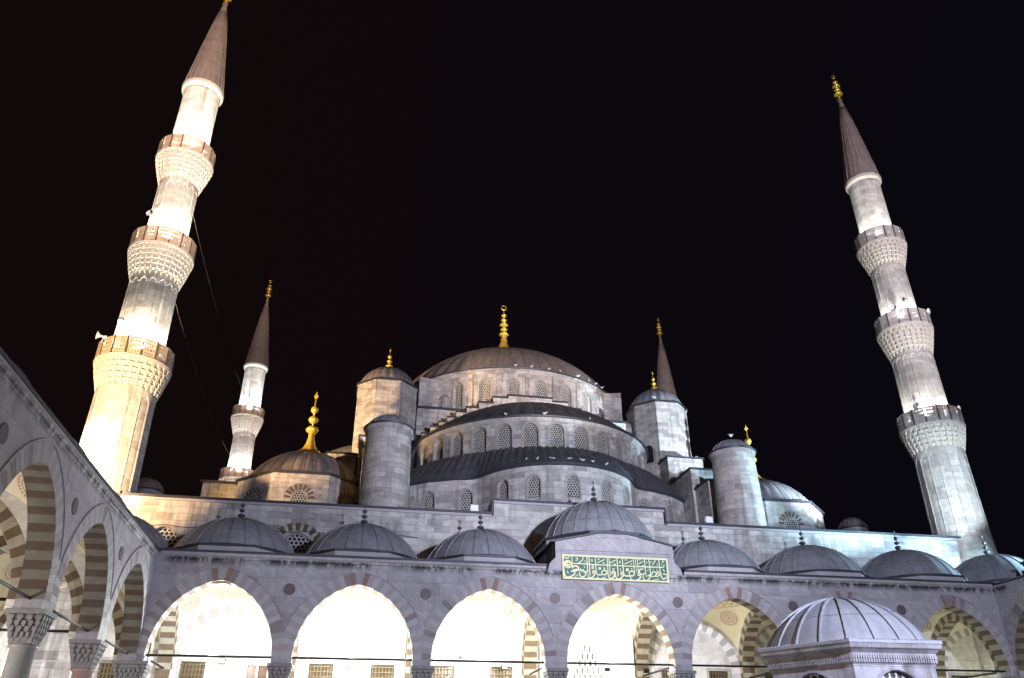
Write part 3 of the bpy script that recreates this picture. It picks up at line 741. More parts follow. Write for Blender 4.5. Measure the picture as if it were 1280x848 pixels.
# ================================================================== arcades
HW = 3.03; SPR = 6.6; RISE = 3.66; TH = .64; DW = .85
def arcade(name, label, mp, piers, bays, hws, s_ends, depth, pend, vis_int=True, colmat=None, back=False, first_pier=0, flip=False):
    order = sorted(range(len(bays)), key=lambda k: bays[k]); bays = [bays[k] for k in order]; hws = [hws[k] for k in order]
    LIM = lambda i: ((bays[i-1]+hws[i-1]+bays[i]-hws[i])/2+.012 if i else s_ends[0]+.012, (bays[i]+hws[i]+bays[i+1]-hws[i+1])/2-.012 if i < len(bays)-1 else s_ends[1]-.012)
    T = thing(name, label, 'arcade', (mp((s_ends[0]+s_ends[1])/2, 0, 0)))
    a, b = s_ends
    g = G(); ops = [(c, hw, 6.3, SPR, RISE) for c, hw in zip(bays, hws)]
    ops0 = [(c, hw, 6.3, SPR, RISE) for c, hw in zip(bays, hws)]
    opening_wall(g, mp, a, b, 6.3, 11.38, ops0, 0, .1, 0, 9, reveal=False)
    opening_wall(g, mp, a, b, 6.3, 11.38, ops0, 0, .1, 0, 9, d0=DW, reveal=False)
    for c, hw in zip(bays, hws):
        for e in (c-hw, c+hw): g.face([mp(e, 6.3, 0), mp(e, SPR, 0), mp(e, SPR, DW), mp(e, 6.3, DW)], None, 0)
    for i in range(len(bays)+1):
        e0 = bays[i-1]+hws[i-1] if i else a; e1 = bays[i]-hws[i] if i < len(bays) else b
        g.face([mp(e0, 6.3, 0), mp(e1, 6.3, 0), mp(e1, 6.3, DW), mp(e0, 6.3, DW)], None, 0)
    part(g, 'arcade_wall', ['facade'], T)
    for i, (c, hw) in enumerate(zip(bays, hws)):
        g = G(); N = 39
        rnd = [random.random() for _ in range(N)]
        key = lambda k, n: 3 if pend and k in (n//2-1, n//2+1) else ((0, 1)[k % 2] if rnd[k] > .10 else 2)
        voussoirs(g, mp, c, hw, SPR, RISE, TH, -.014, N, (0, 1), key, .014, .0009, LIM(i))
        # outer hood moulding
        at = voussoirs(G(), mp, c, hw, SPR, RISE, TH, -.014, N)
        for k in range(60):
            (p0, n0), (p1, n1) = at(k/60), at((k+1)/60); A, B = TH+.02, TH+.09
            q = [(p0[0]+n0[0]*A, p0[1]+n0[1]*A), (p1[0]+n1[0]*A, p1[1]+n1[1]*A), (p1[0]+n1[0]*B, p1[1]+n1[1]*B), (p0[0]+n0[0]*B, p0[1]+n0[1]*B)]
            if max(x for x, z in q) > LIM(i)[1] or min(x for x, z in q) < LIM(i)[0]: continue
            g.face([mp(x, z, -.05) for x, z in q], None, 4); g.face([mp(*q[0], -.05), mp(*q[1], -.05), mp(*q[1], 0), mp(*q[0], 0)], None, 4); g.face([mp(*q[3], -.05), mp(*q[2], -.05), mp(*q[2], 0), mp(*q[3], 0)], None, 4)
        # striped soffit
        N2 = 33
        for k in range(N2):
            (p0, _), (p1, _) = at(k/N2), at((k+1)/N2); mm = 5 if k % 2 else 6
            g.face([mp(*p0, -.014), mp(*p1, -.014), mp(*p1, DW), mp(*p0, DW)], None, mm)
        voussoirs(g, mp, c, hw, SPR, RISE, TH, DW+.014, N2, (6, 5), None, -.014, 0, LIM(i))
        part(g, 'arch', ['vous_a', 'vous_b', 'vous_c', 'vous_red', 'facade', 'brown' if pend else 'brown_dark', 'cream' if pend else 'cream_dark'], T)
        g = G(); g.tube([mp(c-hw-.2, SPR+.02, .42), mp(c+hw+.2, SPR+.02, .42)], .055, 8); part(g, 'tie_rod', ['iron'], T)
    # roundels above the piers
    for p in piers[first_pier:]:
        if p-.35 < a or p+.35 > b: continue
        g = G(); n = 24; z = 9.88
        c1 = [(p+.30*math.cos(2*PI*k/n), z+.30*math.sin(2*PI*k/n)) for k in range(n)]
        g.face([mp(x, zz, -.03) for x, zz in c1])
        for k in range(n): g.face([mp(*c1[k], -.03), mp(*c1[(k+1) % n], -.03), mp(*c1[(k+1) % n], 0), mp(*c1[k], 0)])
        part(g, 'roundel', ['porphyry'], T)
    # cornice with lead edge
    g = G()
    ck = 1 if pend else .45; dz = 0 if pend else .10
    pr = [(0, 11.25-dz), (-.07*ck, 11.28-dz), (-.10*ck, 11.38-dz), (-.18*ck, 11.44-dz), (-.20*ck, 11.56-dz)]
    def run(x0, x1):
        for (d0, z0), (d1, z1) in zip(pr[:-1], pr[1:]): g.face([mp(x0, z0, d0), mp(x1, z0, d0), mp(x1, z1, d1), mp(x0, z1, d1)], None, 1)
        P = [(-.20*ck, 11.56-dz), (-.32*ck, 11.57-dz), (-.34*ck, 11.66-dz), (-.05, 11.72-dz), (depth, 11.72-dz)]
        for (d0, z0), (d1, z1) in zip(P[:-1], P[1:]): g.face([mp(x0, z0, d0), mp(x1, z0, d0), mp(x1, z1, d1), mp(x0, z1, d1)], None, 0)
        for e in (x0, x1): g.face([mp(e, 11.25, 0)]+[mp(e, z, d) for d, z in pr+P[1:-1]]+[mp(e, 11.72, 0)], None, 0)
    if pend:
        run(a, 10.62); run(18.78, b)
    else: run(a, b)
    part(g, 'cornice', ['edge', 'facade'], T)
    # columns with stalactite capitals
    for k, p in enumerate(piers):
        cm = 'column_pink' if (k % 3 == 1) else 'column_grey'
        g = G(); cxy = mp(p, 0, DW/2)
        g.lathe(cxy[0], cxy[1], [(.62, .16), (.62, .32), (.5, .38), (.52, .5), (.44, .56), (.42, 2.5), (.39, 5.1), (.45, 5.14), (.45, 5.22), (.40, 5.26)], 32)
        g.box(cxy[0]-.65, cxy[0]+.65, cxy[1]-.65, cxy[1]+.65, .002, .16)
        co = part(g, 'column', [cm], T)
        g = G(); x, y = cxy[0], cxy[1]
        g.box(x-.36, x+.36, y-.36, y+.36, 5.26, 6.2)
        for t in range(5):
            hwid = .38+.045*t; z0 = 5.28+.17*t; n = 5 if t % 2 else 4
            g.box(x-hwid+.07, x+hwid-.07, y-hwid+.07, y+hwid-.07, z0+.04, z0+.17)
            for side in range(4):
                for j in range(n):
                    u = -hwid+(j+.5)*2*hwid/n; wd = hwid/n*.62
                    ca, sa = [(1, 0), (0, 1), (-1, 0), (0, -1)][side]
                    P = lambda du, dn, z: (x+(u+du)*ca-(hwid+dn)*sa, y+(u+du)*sa+(hwid+dn)*ca, z)
                    q = [P(-wd, -.1, z0+.16), P(wd, -.1, z0+.16), P(wd, 0, z0+.16), P(-wd, 0, z0+.16)]
                    q2 = [P(-wd, -.1, z0+.05), P(wd, -.1, z0+.05), P(wd, 0, z0+.05), P(-wd, 0, z0+.05)]; ti = P(0, -.03, z0-.06)
                    for A in range(4): g.face([q[A], q[(A+1) % 4], q2[(A+1) % 4], q2[A]]); g.face([q2[A], q2[(A+1) % 4], ti])
                    g.face(q)
        g.box(x-.60, x+.60, y-.60, y+.60, 6.14, 6.298)
        part(g, 'capital', ['capital'], co)
    # interior: cross arches and painted vaults
    if vis_int:
        for k, p in enumerate(piers):
            if k < first_pier: continue
            g = G(); tw = .40
            dm = (DW+depth)/2; hw = (depth-DW)/2-.32
            for side in (-1, 1):
                mq = lambda s, z, d, side=side, p=p: mp(p+side*tw, z, s)
                opening_wall(g, mq, DW+.02, depth-.01, 6.3, 11.3, [(dm, hw, 6.3, SPR, RISE-.15)], 2, 0, 0, 9, reveal=False)
                g.face([mp(p+side*tw, 0, depth-.35), mp(p+side*tw, 0, depth-.006), mp(p+side*tw, 6.3, depth-.006), mp(p+side*tw, 6.3, depth-.35)], None, 2)
                mq2 = lambda s, z, d, side=side, p=p: mp(p+side*(tw+.012-d), z, s)
                voussoirs(g, mq2, dm, hw, SPR, RISE-.15, .5, 0, 29, (0, 1), None, .012)
            mq3 = lambda s, z, d, p=p: mp(p+d, z, s)
            at = voussoirs(G(), mq3, dm, hw, SPR, RISE-.15, .5, 0, 29)
            for j in range(29):
                (p0, _), (p1, _) = at(j/29), at((j+1)/29)
                g.face([mp(p-tw, p0[1], p0[0]), mp(p-tw, p1[1], p1[0]), mp(p+tw, p1[1], p1[0]), mp(p+tw, p0[1], p0[0])], None, 0 if j % 2 else 1)
            dd = dm+hw
            for j in range(14):
                z0 = 6.6*j/14; z1 = 6.6*(j+1)/14
                g.face([mp(p-tw, z0, dd), mp(p+tw, z0, dd), mp(p+tw, z1, dd), mp(p-tw, z1, dd)], None, 0 if j % 2 else 1)
            part(g, 'cross_arch', ['brown', 'cream', 'plaster'], T)
            g = G(); g.tube([mp(p, SPR+.06, DW-.1), mp(p, SPR+.06, depth)], .055, 8); part(g, 'tie_rod', ['iron'], T)
    return T
def vaults(T, mp, bays, halves, depth, domes_at=None, fd=3.45, skip_big=None, Rd=3.42, oc=3.72):
    for i, (c, hb) in enumerate(zip(bays, halves)):
        g = G(); d0, d1 = .3, depth; dm = (d0+d1)/2; hx, hy = hb, (d1-d0)/2; Rr = math.hypot(hx, hy)+.02; n = 22
        def P(ix, iy):
            x = -hx+2*hx*ix/n; y = -hy+2*hy*iy/n
            return mp(c+x, 6.75+math.sqrt(max(0, Rr*Rr-x*x-y*y)), dm+y), (x, y)
        for ix in range(n):
            for iy in range(n):
                q = [P(ix, iy), P(ix+1, iy), P(ix+1, iy+1), P(ix, iy+1)]
                g.face([k[0] for k in q], [k[1] for k in q], 0, True)
        vt = part(g, 'vault', ['vault'], T)
        for sx_, sy in ((-1, 1), (1, 1), (1, -1), (-1, -1)) if i != skip_big else ():
            dirv = Vector((sx_*.5, sy*.5, .70)).normalized()
            lc = dirv*(Rr-.03); t1 = Vector((dirv.y, -dirv.x, 0)).normalized(); t2 = dirv.cross(t1)
            g = G(); n2 = 28; ring = []
            for k in range(n2):
                a = 2*PI*k/n2; v = lc+(t1*math.cos(a)+t2*math.sin(a))*.62; v = v.normalized()*(Rr-.035); ring.append((mp(c+v.x, 6.75+v.z, dm+v.y), (.62*math.cos(a), .62*math.sin(a))))
            ctr = dirv*(Rr-.035); cm = (mp(c+ctr.x, 6.75+ctr.z, dm+ctr.y), (0, 0))
            for k in range(n2): q = [cm, ring[k], ring[(k+1) % n2]]; g.face([x[0] for x in q], [x[1] for x in q])
            part(g, 'medallion', ['medal'], vt)
        # outside dome
        pc = mp(c, 0, fd)
        big = (i == skip_big)
        g = G()
        if not big:
            g.prism(circ(pc[0], pc[1], oc, 8, PI/8), 11.724, 11.97, 0); g.prism(circ(pc[0], pc[1], oc+.14, 8, PI/8), 11.974, 12.07, 2, True, 2, True)
            dome(g, pc[0], pc[1], Rd, 12.1, 2.2, 24, 96, (.055, .045), mat=1, lip=.07, emat=2, rows=12)
            dp = part(g, 'dome', ['vous_a', 'lead', 'edge'], T)
            g = G(); finial(g, pc[0], pc[1], 14.26, 15.75, 'leaf', 2.3, 3, 1.8); part(g, 'finial', ['bronze'], dp)
        else:
            g.prism(circ(pc[0], pc[1], 3.85, 8, PI/8), 11.724, 13.55, 0); g.prism(circ(pc[0], pc[1], 4.0, 8, PI/8), 13.554, 13.70, 2, True, 2, True)
            dome(g, pc[0], pc[1], 3.5, 13.74, 2.7, 28, 112, (.055, .045), mat=1, lip=.06, emat=2, rows=12)
            dp = part(g, 'dome', ['vous_a', 'lead', 'edge'], T)
            g = G(); finial(g, pc[0], pc[1], 16.4, 18.0, 'leaf', 2.2, 3, 1.6); part(g, 'finial', ['bronze'], dp)
YF = 43.54
mp_front = lambda s, z, d: (s, YF+d, z)
XLW, XRW = -9.85, 39.2
mp_left = lambda s, z, d: (XLW-d, s, z)
mp_right = lambda s, z, d: (XRW+d, s, z)
FA = arcade('front_arcade', 'grey marble arcade of seven wide arches across the prayer hall front, brightly lit inside', mp_front, PIER, BAY, [2.98, 3.03, 3.04, 3.05, 3.03, 3.03, 2.95], (XLW, XRW), 6.95, True)
vaults(FA, mp_front, BAY, [3.35, 3.55, 3.56, 3.6, 3.55, 3.52, 3.4], 6.95, skip_big=3)
PL = [43.96, 36.87, 29.82, 22.77, 15.72, 8.67, 1.62]; BL = [40.4, 33.35, 26.3, 19.25, 12.2, 5.15]
LA = arcade('left_arcade', 'shadowy grey marble arcade receding along the left side of the courtyard', mp_left, PL, BL, [2.95]*6, (-1.2, YF-.004), 6.95, False, first_pier=1)
vaults(LA, mp_left, BL, [3.53]*6, 6.95, fd=3.9, Rd=3.1, oc=3.3)
RA = arcade('right_arcade', 'marble arcade running off the right edge of the photo beside the bright corner dome', mp_right, PL, BL, [2.95]*6, (-1.2, YF-.004), 6.95, False, first_pier=1)
vaults(RA, mp_right, BL, [3.53]*6, 6.95, fd=3.9, Rd=3.1, oc=3.3)
# corner bays: vault, dome, back walls
for T, mp, sx_ in ((LA, mp_left, -1), (RA, mp_right, 1)):
    vaults(T, mp, [47.0], [3.5], 6.95)
    g = G()
    rect_wall(g, lambda s, z, d: mp(s, z, 6.96+d), -1.2, 50.5, 0, 11.7, [(c+o_, .7, 2.5, 5.4, 0) for c in BL for o_ in (-1.7, 1.7)]+[(c, .9, 7.3, 9.2, 0) for c in BL[:4]], 0, .3)
    bw = part(g, 'back_wall', ['plaster'], T)
    for c in BL:
        for o_ in (-1.7, 1.7): grille_window(lambda s, z, d: mp(s, z, 6.96+d), c+o_, .7, 2.5, 5.4, bw)
    for c in BL[:4]:
        g = G(); mm = lambda s, z, d: mp(s, z, 6.96+d)
        g.face([mm(c-.9, 7.3, .2), mm(c+.9, 7.3, .2), mm(c+.9, 9.2, .2), mm(c-.9, 9.2, .2)], [(0, 0), (1.8, 0), (1.8, 1.9), (0, 1.9)]); part(g, 'window', ['lattice'], bw)
        g = G(); voussoirs(g, mm, c, 2.75, 6.9, 2.8, .5, -.03, 27); part(g, 'blind_arch', ['blind_a', 'blind_b'], bw)
    # walls under the end of the corner bay
    g = G(); mq = lambda s, z, d, mp=mp: mp(YF+.43+d, z, s)
    opening_wall(g, mq, DW+.02, 6.95, 6.3, 11.3, [(3.9, 2.73, 6.3, SPR, RISE-.15)], 0, .5, 0, 9)
    voussoirs(g, mq, 3.9, 2.73, SPR, RISE-.15, .5, -.02, 29, (1, 2), None, .02)
    part(g, 'cross_arch', ['plaster', 'brown', 'cream'], T)
g = G(); g.box(40.5, 47, 40.0, 41.9, 11.72, 12.55, 0); g.box(40.35, 47, 39.85, 42.05, 12.55, 12.7, 1); part(g, 'roof_parapet', ['facade', 'edge'], RA)
# entry portico roof line behind the camera, where the floodlights stand
g = G(); g.box(-17, 46, -8, -7.2, 0, 11.4, 0); g.box(-17, 46, -8, -2.0, 11.4, 11.7, 1)
EA = g.build('entry_wing', [M['facade'], M['edge']], None, (14.7, -7.6, 0)); tag(EA, 'marble entry wing closing the courtyard opposite the prayer hall', 'building')

# raised frontispiece over the middle arch
g = G(); x0, x1, yf = 11.2, 18.25, YF-.12
P = [(x0-.55, 11.2), (x1+.55, 11.2), (x1+.35, 11.75), (x1, 12.1), (x1, 12.98), (AX+.05, 13.72), (x0, 12.98), (x0, 12.1), (x0-.35, 11.75)]
g.face([(x, yf, z) for x, z in P], [(x, z) for x, z in P], 0)
for (xa, za), (xb, zb) in zip(P, P[1:]+P[:1]): g.face([(xa, yf, za), (xb, yf, zb), (xb, YF+.5, zb), (xa, YF+.5, za)], None, 0)
g.box(x0-.02, x1+.02, yf-.05, yf-.004, 12.42, 12.50, 0); g.box(x0-.04, x1+.04, yf-.09, yf-.004, 12.52, 12.58, 0)
for s in (-1, 1):       # lead-clad flanks with standing seams
    xx = x0-.01 if s < 0 else x1+.01
    g.face([(xx, YF, 11.72), (xx, YF+5.9, 11.72), (xx, YF+5.9, 13.3), (xx, YF, 12.95)], None, 1)
    for k in range(12): g.box(xx-.03, xx+.03, YF+.25+.48*k, YF+.29+.48*k, 11.73, 12.98, 1)
for (xa, za), (xb, zb) in (((x0-.25, 12.98-.05), (AX+.05, 13.74)), ((AX+.05, 13.74), (x1+.25, 12.98-.05))):
    for q in (0,):
        A = [(xa, yf-.14, za), (xb, yf-.14, zb), (xb, YF+6, zb+.12), (xa, YF+6, za+.12)]; B = [(p[0], p[1], p[2]+.09) for p in A]
        g.face(A, None, 2); g.face(B, None, 2)
        for i in range(4): g.face([A[i], A[(i+1) % 4], B[(i+1) % 4], B[i]], None, 2)
part(g, 'frontispiece', ['facade', 'lead_dark', 'edge'], FA)

# inscription panel ------------------------------------------------
PX0, PX1, PZ0, PZ1, PY = 11.57, 17.80, 10.93, 12.24, yf-.06
IP = thing('inscription_panel', 'long green and gold Arabic calligraphy panel above the middle arch of the facade', 'sign', (14.7, PY, 11.6))
g = G(); g.box(PX0, PX1, PY, yf-.003, PZ0, PZ1); part(g, 'panel', ['green'], IP)
g = G(); b = .07
for a_, b_, c_, d_ in ((PX0-.02, PX1+.02, PZ1-b, PZ1+.02), (PX0-.02, PX1+.02, PZ0-.02, PZ0+b), (PX0-.02, PX0+b, PZ0+b, PZ1-b), (PX1-b, PX1+.02, PZ0+b, PZ1-b)):
    g.box(a_, b_, PY-.03, PY+.02, c_, d_)
part(g, 'frame', ['gilt'], IP)
def pu(zx, zy):     # traced position on the panel -> metres
    px = 695+zx/16.96; py = 685+zy/16.96
    u0 = (px-702.8)/(833.6-702.8); top = 694.6+u0*4.6; bot = 723.6+u0*4.0
    v = (py-top)/(bot-top); return (PX0+u0*(PX1-PX0), PZ1-v*(PZ1-PZ0))
S1 = [([(330, 165), (330, 440)], 16), ([(640, 185), (645, 530)], 18), ([(688, 190), (688, 590)], 20), ([(815, 210), (822, 520)], 18), ([(1065, 220), (1068, 540)], 18), ([(1108, 230), (1112, 600)], 18),
 ([(340, 345), (520, 350), (640, 356), (820, 368), (1270, 382)], 22),
 ([(380, 500), (372, 560), (300, 612), (220, 628), (172, 590), (152, 470)], 28),
 ([(330, 450), (350, 408), (400, 395), (450, 425), (448, 470), (375, 505), (300, 512)], 30), ([(300, 512), (380, 480), (450, 470)], 34),
 ([(440, 475), (480, 492), (497, 462), (520, 500), (555, 478), (575, 520), (615, 522), (635, 490)], 26),
 ([(480, 520), (472, 575), (520, 625), (580, 600), (612, 540), (560, 530)], 24),
 ([(645, 560), (655, 615), (700, 640), (755, 610), (795, 555), (790, 500), (757, 500), (748, 540), (795, 548)], 25),
 ([(762, 370), (735, 440), (768, 445), (765, 385)], 18),
 ([(822, 500), (840, 560), (885, 578), (945, 570), (1010, 572), (1042, 530), (1020, 488), (972, 485), (932, 535), (955, 570)], 26),
 ([(1065, 540), (1075, 615), (1120, 652), (1185, 620), (1222, 560), (1200, 505), (1160, 510), (1155, 552), (1215, 560)], 26),
 ([(1160, 435), (1185, 462), (1212, 435)], 18), ([(395, 285), (440, 270), (440, 235), (400, 232)], 18), ([(560, 205), (552, 262), (500, 312), (450, 338)], 20),
 ([(150, 205), (222, 240), (285, 205)], 20), ([(744, 255), (744, 300)], 26), ([(850, 330), (1012, 258)], 16), ([(862, 232), (900, 250), (862, 270)], 14),
 ([(1112, 335), (1242, 270)], 16), ([(970, 325), (1005, 338)], 22), ([(1200, 350), (1240, 362)], 22), ([(900, 420), (900, 470)], 50), ([(985, 425), (1005, 455)], 26),
 ([(820, 640), (862, 630)], 18), ([(930, 652), (1012, 625)], 16), ([(372, 622), (442, 580)], 14), ([(220, 500), (240, 548)], 18), ([(575, 400), (590, 430)], 22), ([(590, 285), (605, 315)], 16)]
S2 = [([(85, 222), (90, 610)], 20), ([(200, 232), (205, 540)], 20), ([(435, 232), (440, 560)], 14), ([(478, 232), (482, 540)], 10), ([(520, 232), (522, 560)], 16), ([(672, 240), (685, 620)], 18), ([(772, 250), (785, 600)], 18), ([(980, 222), (1000, 540)], 20),
 ([(-10, 380), (400, 396), (1000, 412), (1075, 402), (1090, 352)], 22),
 ([(35, 560), (48, 635), (100, 662), (160, 632), (205, 570), (182, 518), (150, 540), (162, 572), (200, 572)], 26), ([(-15, 500), (22, 535), (25, 570), (-10, 605)], 24),
 ([(140, 440), (158, 492)], 16), ([(144, 285), (144, 335)], 24), ([(205, 520), (225, 580), (272, 598), (330, 592), (402, 592), (436, 550), (412, 500), (362, 498), (325, 548), (340, 590)], 26),
 ([(345, 590), (358, 662), (430, 692), (502, 672), (562, 622), (545, 582), (490, 572)], 28),
 ([(640, 452), (575, 455), (545, 500), (560, 550), (620, 562), (662, 530)], 28),
 ([(620, 590), (620, 655), (680, 692), (742, 652), (772, 600), (755, 575), (720, 592), (775, 602)], 26),
 ([(782, 602), (852, 602), (902, 570), (892, 520), (842, 508), (802, 555), (790, 600)], 24), ([(850, 602), (922, 602), (968, 570), (962, 510), (930, 500), (922, 545), (965, 552)], 22),
 ([(1000, 500), (1005, 595), (1050, 655), (1112, 622), (1162, 592), (1100, 558), (1040, 550)], 26), ([(1150, 450), (1162, 500)], 16), ([(1062, 450), (1090, 505)], 20),
 ([(800, 684), (962, 650)], 14), ([(985, 705), (1050, 708)], 20), ([(1130, 650), (1135, 705)], 16), ([(240, 350), (412, 280)], 16), ([(250, 262), (302, 266)], 18), ([(540, 350), (642, 290)], 16), ([(552, 262), (592, 260)], 16),
 ([(830, 372), (900, 282), (885, 260)], 16), ([(800, 322), (832, 290)], 14), ([(1045, 300), (1102, 288)], 22), ([(1032, 345), (1048, 345)], 24), ([(722, 290), (722, 342)], 18), ([(935, 340), (947, 382)], 14),
 ([(370, 345), (392, 355)], 22), ([(612, 380), (645, 388)], 22), ([(290, 442), (290, 500)], 56), ([(385, 435), (385, 458)], 26), ([(722, 470), (740, 480)], 26), ([(845, 450), (845, 465)], 24), ([(930, 450), (930, 465)], 24)]
g = G()
def stroke(pts, wd):
    sm = []
    P = [pu(*p) for p in pts]
    if len(P) > 2:
        for i in range(len(P)-1):
            p0, p1, p2, p3 = P[max(0, i-1)], P[i], P[i+1], P[min(len(P)-1, i+2)]
            for k in range(5):
                t = k/5; sm.append(tuple(.5*((2*p1[j])+(-p0[j]+p2[j])*t+(2*p0[j]-5*p1[j]+4*p2[j]-p3[j])*t*t+(-p0[j]+3*p1[j]-3*p2[j]+p3[j])*t**3) for j in (0, 1)))
        sm.append(P[-1])
    else: sm = P
    hw = wd/16.96*(PX1-PX0)/130.8/2; n = len(sm); A = []; B = []
    for i, p in enumerate(sm):
        a, b = sm[max(0, i-1)], sm[min(n-1, i+1)]; t = (b[0]-a[0], b[1]-a[1]); l = math.hypot(*t) or 1
        h = hw*(1-.45*abs(2*i/(n-1)-1)**3) if n > 2 else hw
        A.append((p[0]-t[1]/l*h, p[1]+t[0]/l*h)); B.append((p[0]+t[1]/l*h, p[1]-t[0]/l*h))
    stroke.k = (getattr(stroke, 'k', 0)+1) % 40; y = PY-.016-.0006*stroke.k
    for i in range(n-1):
        q = [A[i], A[i+1], B[i+1], B[i]]; g.face([(x, y, z) for x, z in q])
        for (xa, za), (xb, zb) in ((A[i], A[i+1]), (B[i], B[i+1])): g.face([(xa, y, za), (xb, y, zb), (xb, PY, zb), (xa, PY, za)])
for pts, wd in S1: stroke(pts, wd)
for pts, wd in S2: stroke([(x+1187.2, y) for x, y in pts], wd)
c = pu(238, 362); rr = .235; ring = [(c[0]+rr*math.cos(2*PI*k/20), c[1]+rr*math.sin(2*PI*k/20)) for k in range(20)]
g.face([(x, PY-.045, z) for x, z in ring])
for k in range(20): a_, b_ = ring[k], ring[(k+1) % 20]; g.face([(a_[0], PY-.045, a_[1]), (b_[0], PY-.045, b_[1]), (b_[0], PY, b_[1]), (a_[0], PY, a_[1])])
part(g, 'lettering', ['gilt'], IP)
g = G()
for q in ([(-.14, -.1), (-.02, -.16), (.1, -.08), (.02, .02), (-.12, .04)], [(.0, .16), (.06, .02), (.14, .06), (.15, -.1)]):
    for (xa, za), (xb, zb) in zip(q[:-1], q[1:]):
        t = Vector((xb-xa, 0, zb-za)); n_ = Vector((-t.z, 0, t.x)).normalized()*.014
        p0 = Vector((c[0]+xa, PY-.05, c[1]+za)); p1 = Vector((c[0]+xb, PY-.05, c[1]+zb)); g.face([tuple(p0-n_), tuple(p1-n_), tuple(p1+n_), tuple(p0+n_)])
part(g, 'medallion_script', ['brown'], IP)

# ================================================================== ablution fountain
FC = (14.55, 22.45)
FT = thing('fountain_pavilion', 'hexagonal marble ablution fountain with ribbed lead dome standing in the courtyard', 'fountain', (*FC, 0))
hexp = lambda r: circ(*FC, r, 6, 0)
g = G()
def mpx(k):
    a = Vector((*hexp(2.45)[k], 0)); b = Vector((*hexp(2.45)[(k+1) % 6], 0)); t = (b-a).normalized(); n_ = Vector((-t.y, t.x, 0))
    return (lambda s, z, d: tuple(a+t*s+n_*d+Vector((0, 0, z)))), (b-a).length
for k in range(6):
    mp, L = mpx(k)
    opening_wall(g, mp, 0, L, 1.6, 4.05, [(L/2, 1.0, 1.6, 2.75, 1.2)], 0, .25, 0, 9)
    opening_wall(g, mp, 0, L, 1.6, 4.05, [(L/2, 1.0, 1.6, 2.75, 1.2)], 0, .02, 0, 9, d0=.25, reveal=False)
part(g, 'wall', ['white_marble'], FT)
for k in range(6):
    mp, L = mpx(k); g = G(); voussoirs(g, mp, L/2, 1.0, 2.75, 1.2, .07, -.03, 17, (0, 0), None, .03, 0)
    ap = [(L/2+x, 2.75+z) for x, z in arch(.98, 1.18)]
    for (xa, za), (xb, zb) in zip(ap[:-1], ap[1:]): g.face([mp(xa, 1.7, .12), mp(xb, 1.7, .12), mp(xb, zb, .12), mp(xa, za, .12)], [(xa, 1.7), (xb, 1.7), (xb, zb), (xa, za)], 1)
    for sx_ in (-1, 1):      # blind corner arches
        q = [(L/2+sx_*1.12+x, 3.55+z*.6) for x, z in arch(.10, .14, 8)]
        g.face([mp(x, z, -.012) for x, z in [(q[0][0], 1.7)]+q+[(q[-1][0], 1.7)]], None, 0)
    part(g, 'arch', ['white_marble', 'lattice'], FT)
    hx = hexp(2.35)[k]; g = G(); g.lathe(hx[0], hx[1], [(.24, 0), (.24, .1), (.15, .16), (.14, 1.45), (.22, 1.6), (.22, 1.7)], 20); part(g, 'column', ['column_grey'], FT)
g = G(); g.prism(hexp(1.7), 0, 1.1, 0)
part(g, 'basin', ['white_marble'], FT)
g = G()
g.prism(hexp(2.47), 4.02, 4.05, 0, True, None, True)
pr = [(2.47, 4.05), (2.52, 4.10), (2.55, 4.34), (2.66, 4.42), (2.74, 4.46), (2.78, 4.58)]
for (r0, z0), (r1, z1) in zip(pr[:-1], pr[1:]):
    A, B = hexp(r0), hexp(r1)
    for k in range(6): g.face([(*A[k], z0), (*A[(k+1) % 6], z0), (*B[(k+1) % 6], z1), (*B[k], z1)])
for k in range(6):      # row of small upright leaves carved in the frieze, scalloped lead edge above
    A, B = Vector((*hexp(2.53)[k], 0)), Vector((*hexp(2.53)[(k+1) % 6], 0)); t = (B-A)/34; n_ = Vector((t.y, -t.x, 0)).normalized()
    for j in range(34): g.obox(A+t*(j+.5)+n_*.012+Vector((0, 0, 4.21)), t*.34, n_*.018, Vector((0, 0, .10)))
part(g, 'cornice', ['white_marble'], FT)
g = G()
for k in range(6):
    A, B = Vector((*hexp(2.80)[k], 0)), Vector((*hexp(2.80)[(k+1) % 6], 0)); n = 60
    Ai, Bi = Vector((*hexp(2.0)[k], 0)), Vector((*hexp(2.0)[(k+1) % 6], 0)); pr = []
    for j in range(n+1):
        f = j/n; s = .018*(1 if j % 2 else -1); p = A+(B-A)*f; q = Ai+(Bi-Ai)*f
        pr.append((tuple(p+Vector((0, 0, 4.575+s*.3))), tuple(p+Vector((0, 0, 4.66+s))), tuple(q+Vector((0, 0, 4.72)))))
    for a_, b_ in zip(pr[:-1], pr[1:]):
        g.face([a_[0], b_[0], b_[1], a_[1]]); g.face([a_[1], b_[1], b_[2], a_[2]])
dome(g, *FC, 2.28, 4.66, 1.46, 20, 120, (.045, .05), lip=0, rot=.1, rows=14)
fd_ = part(g, 'dome', ['lead_light'], FT)

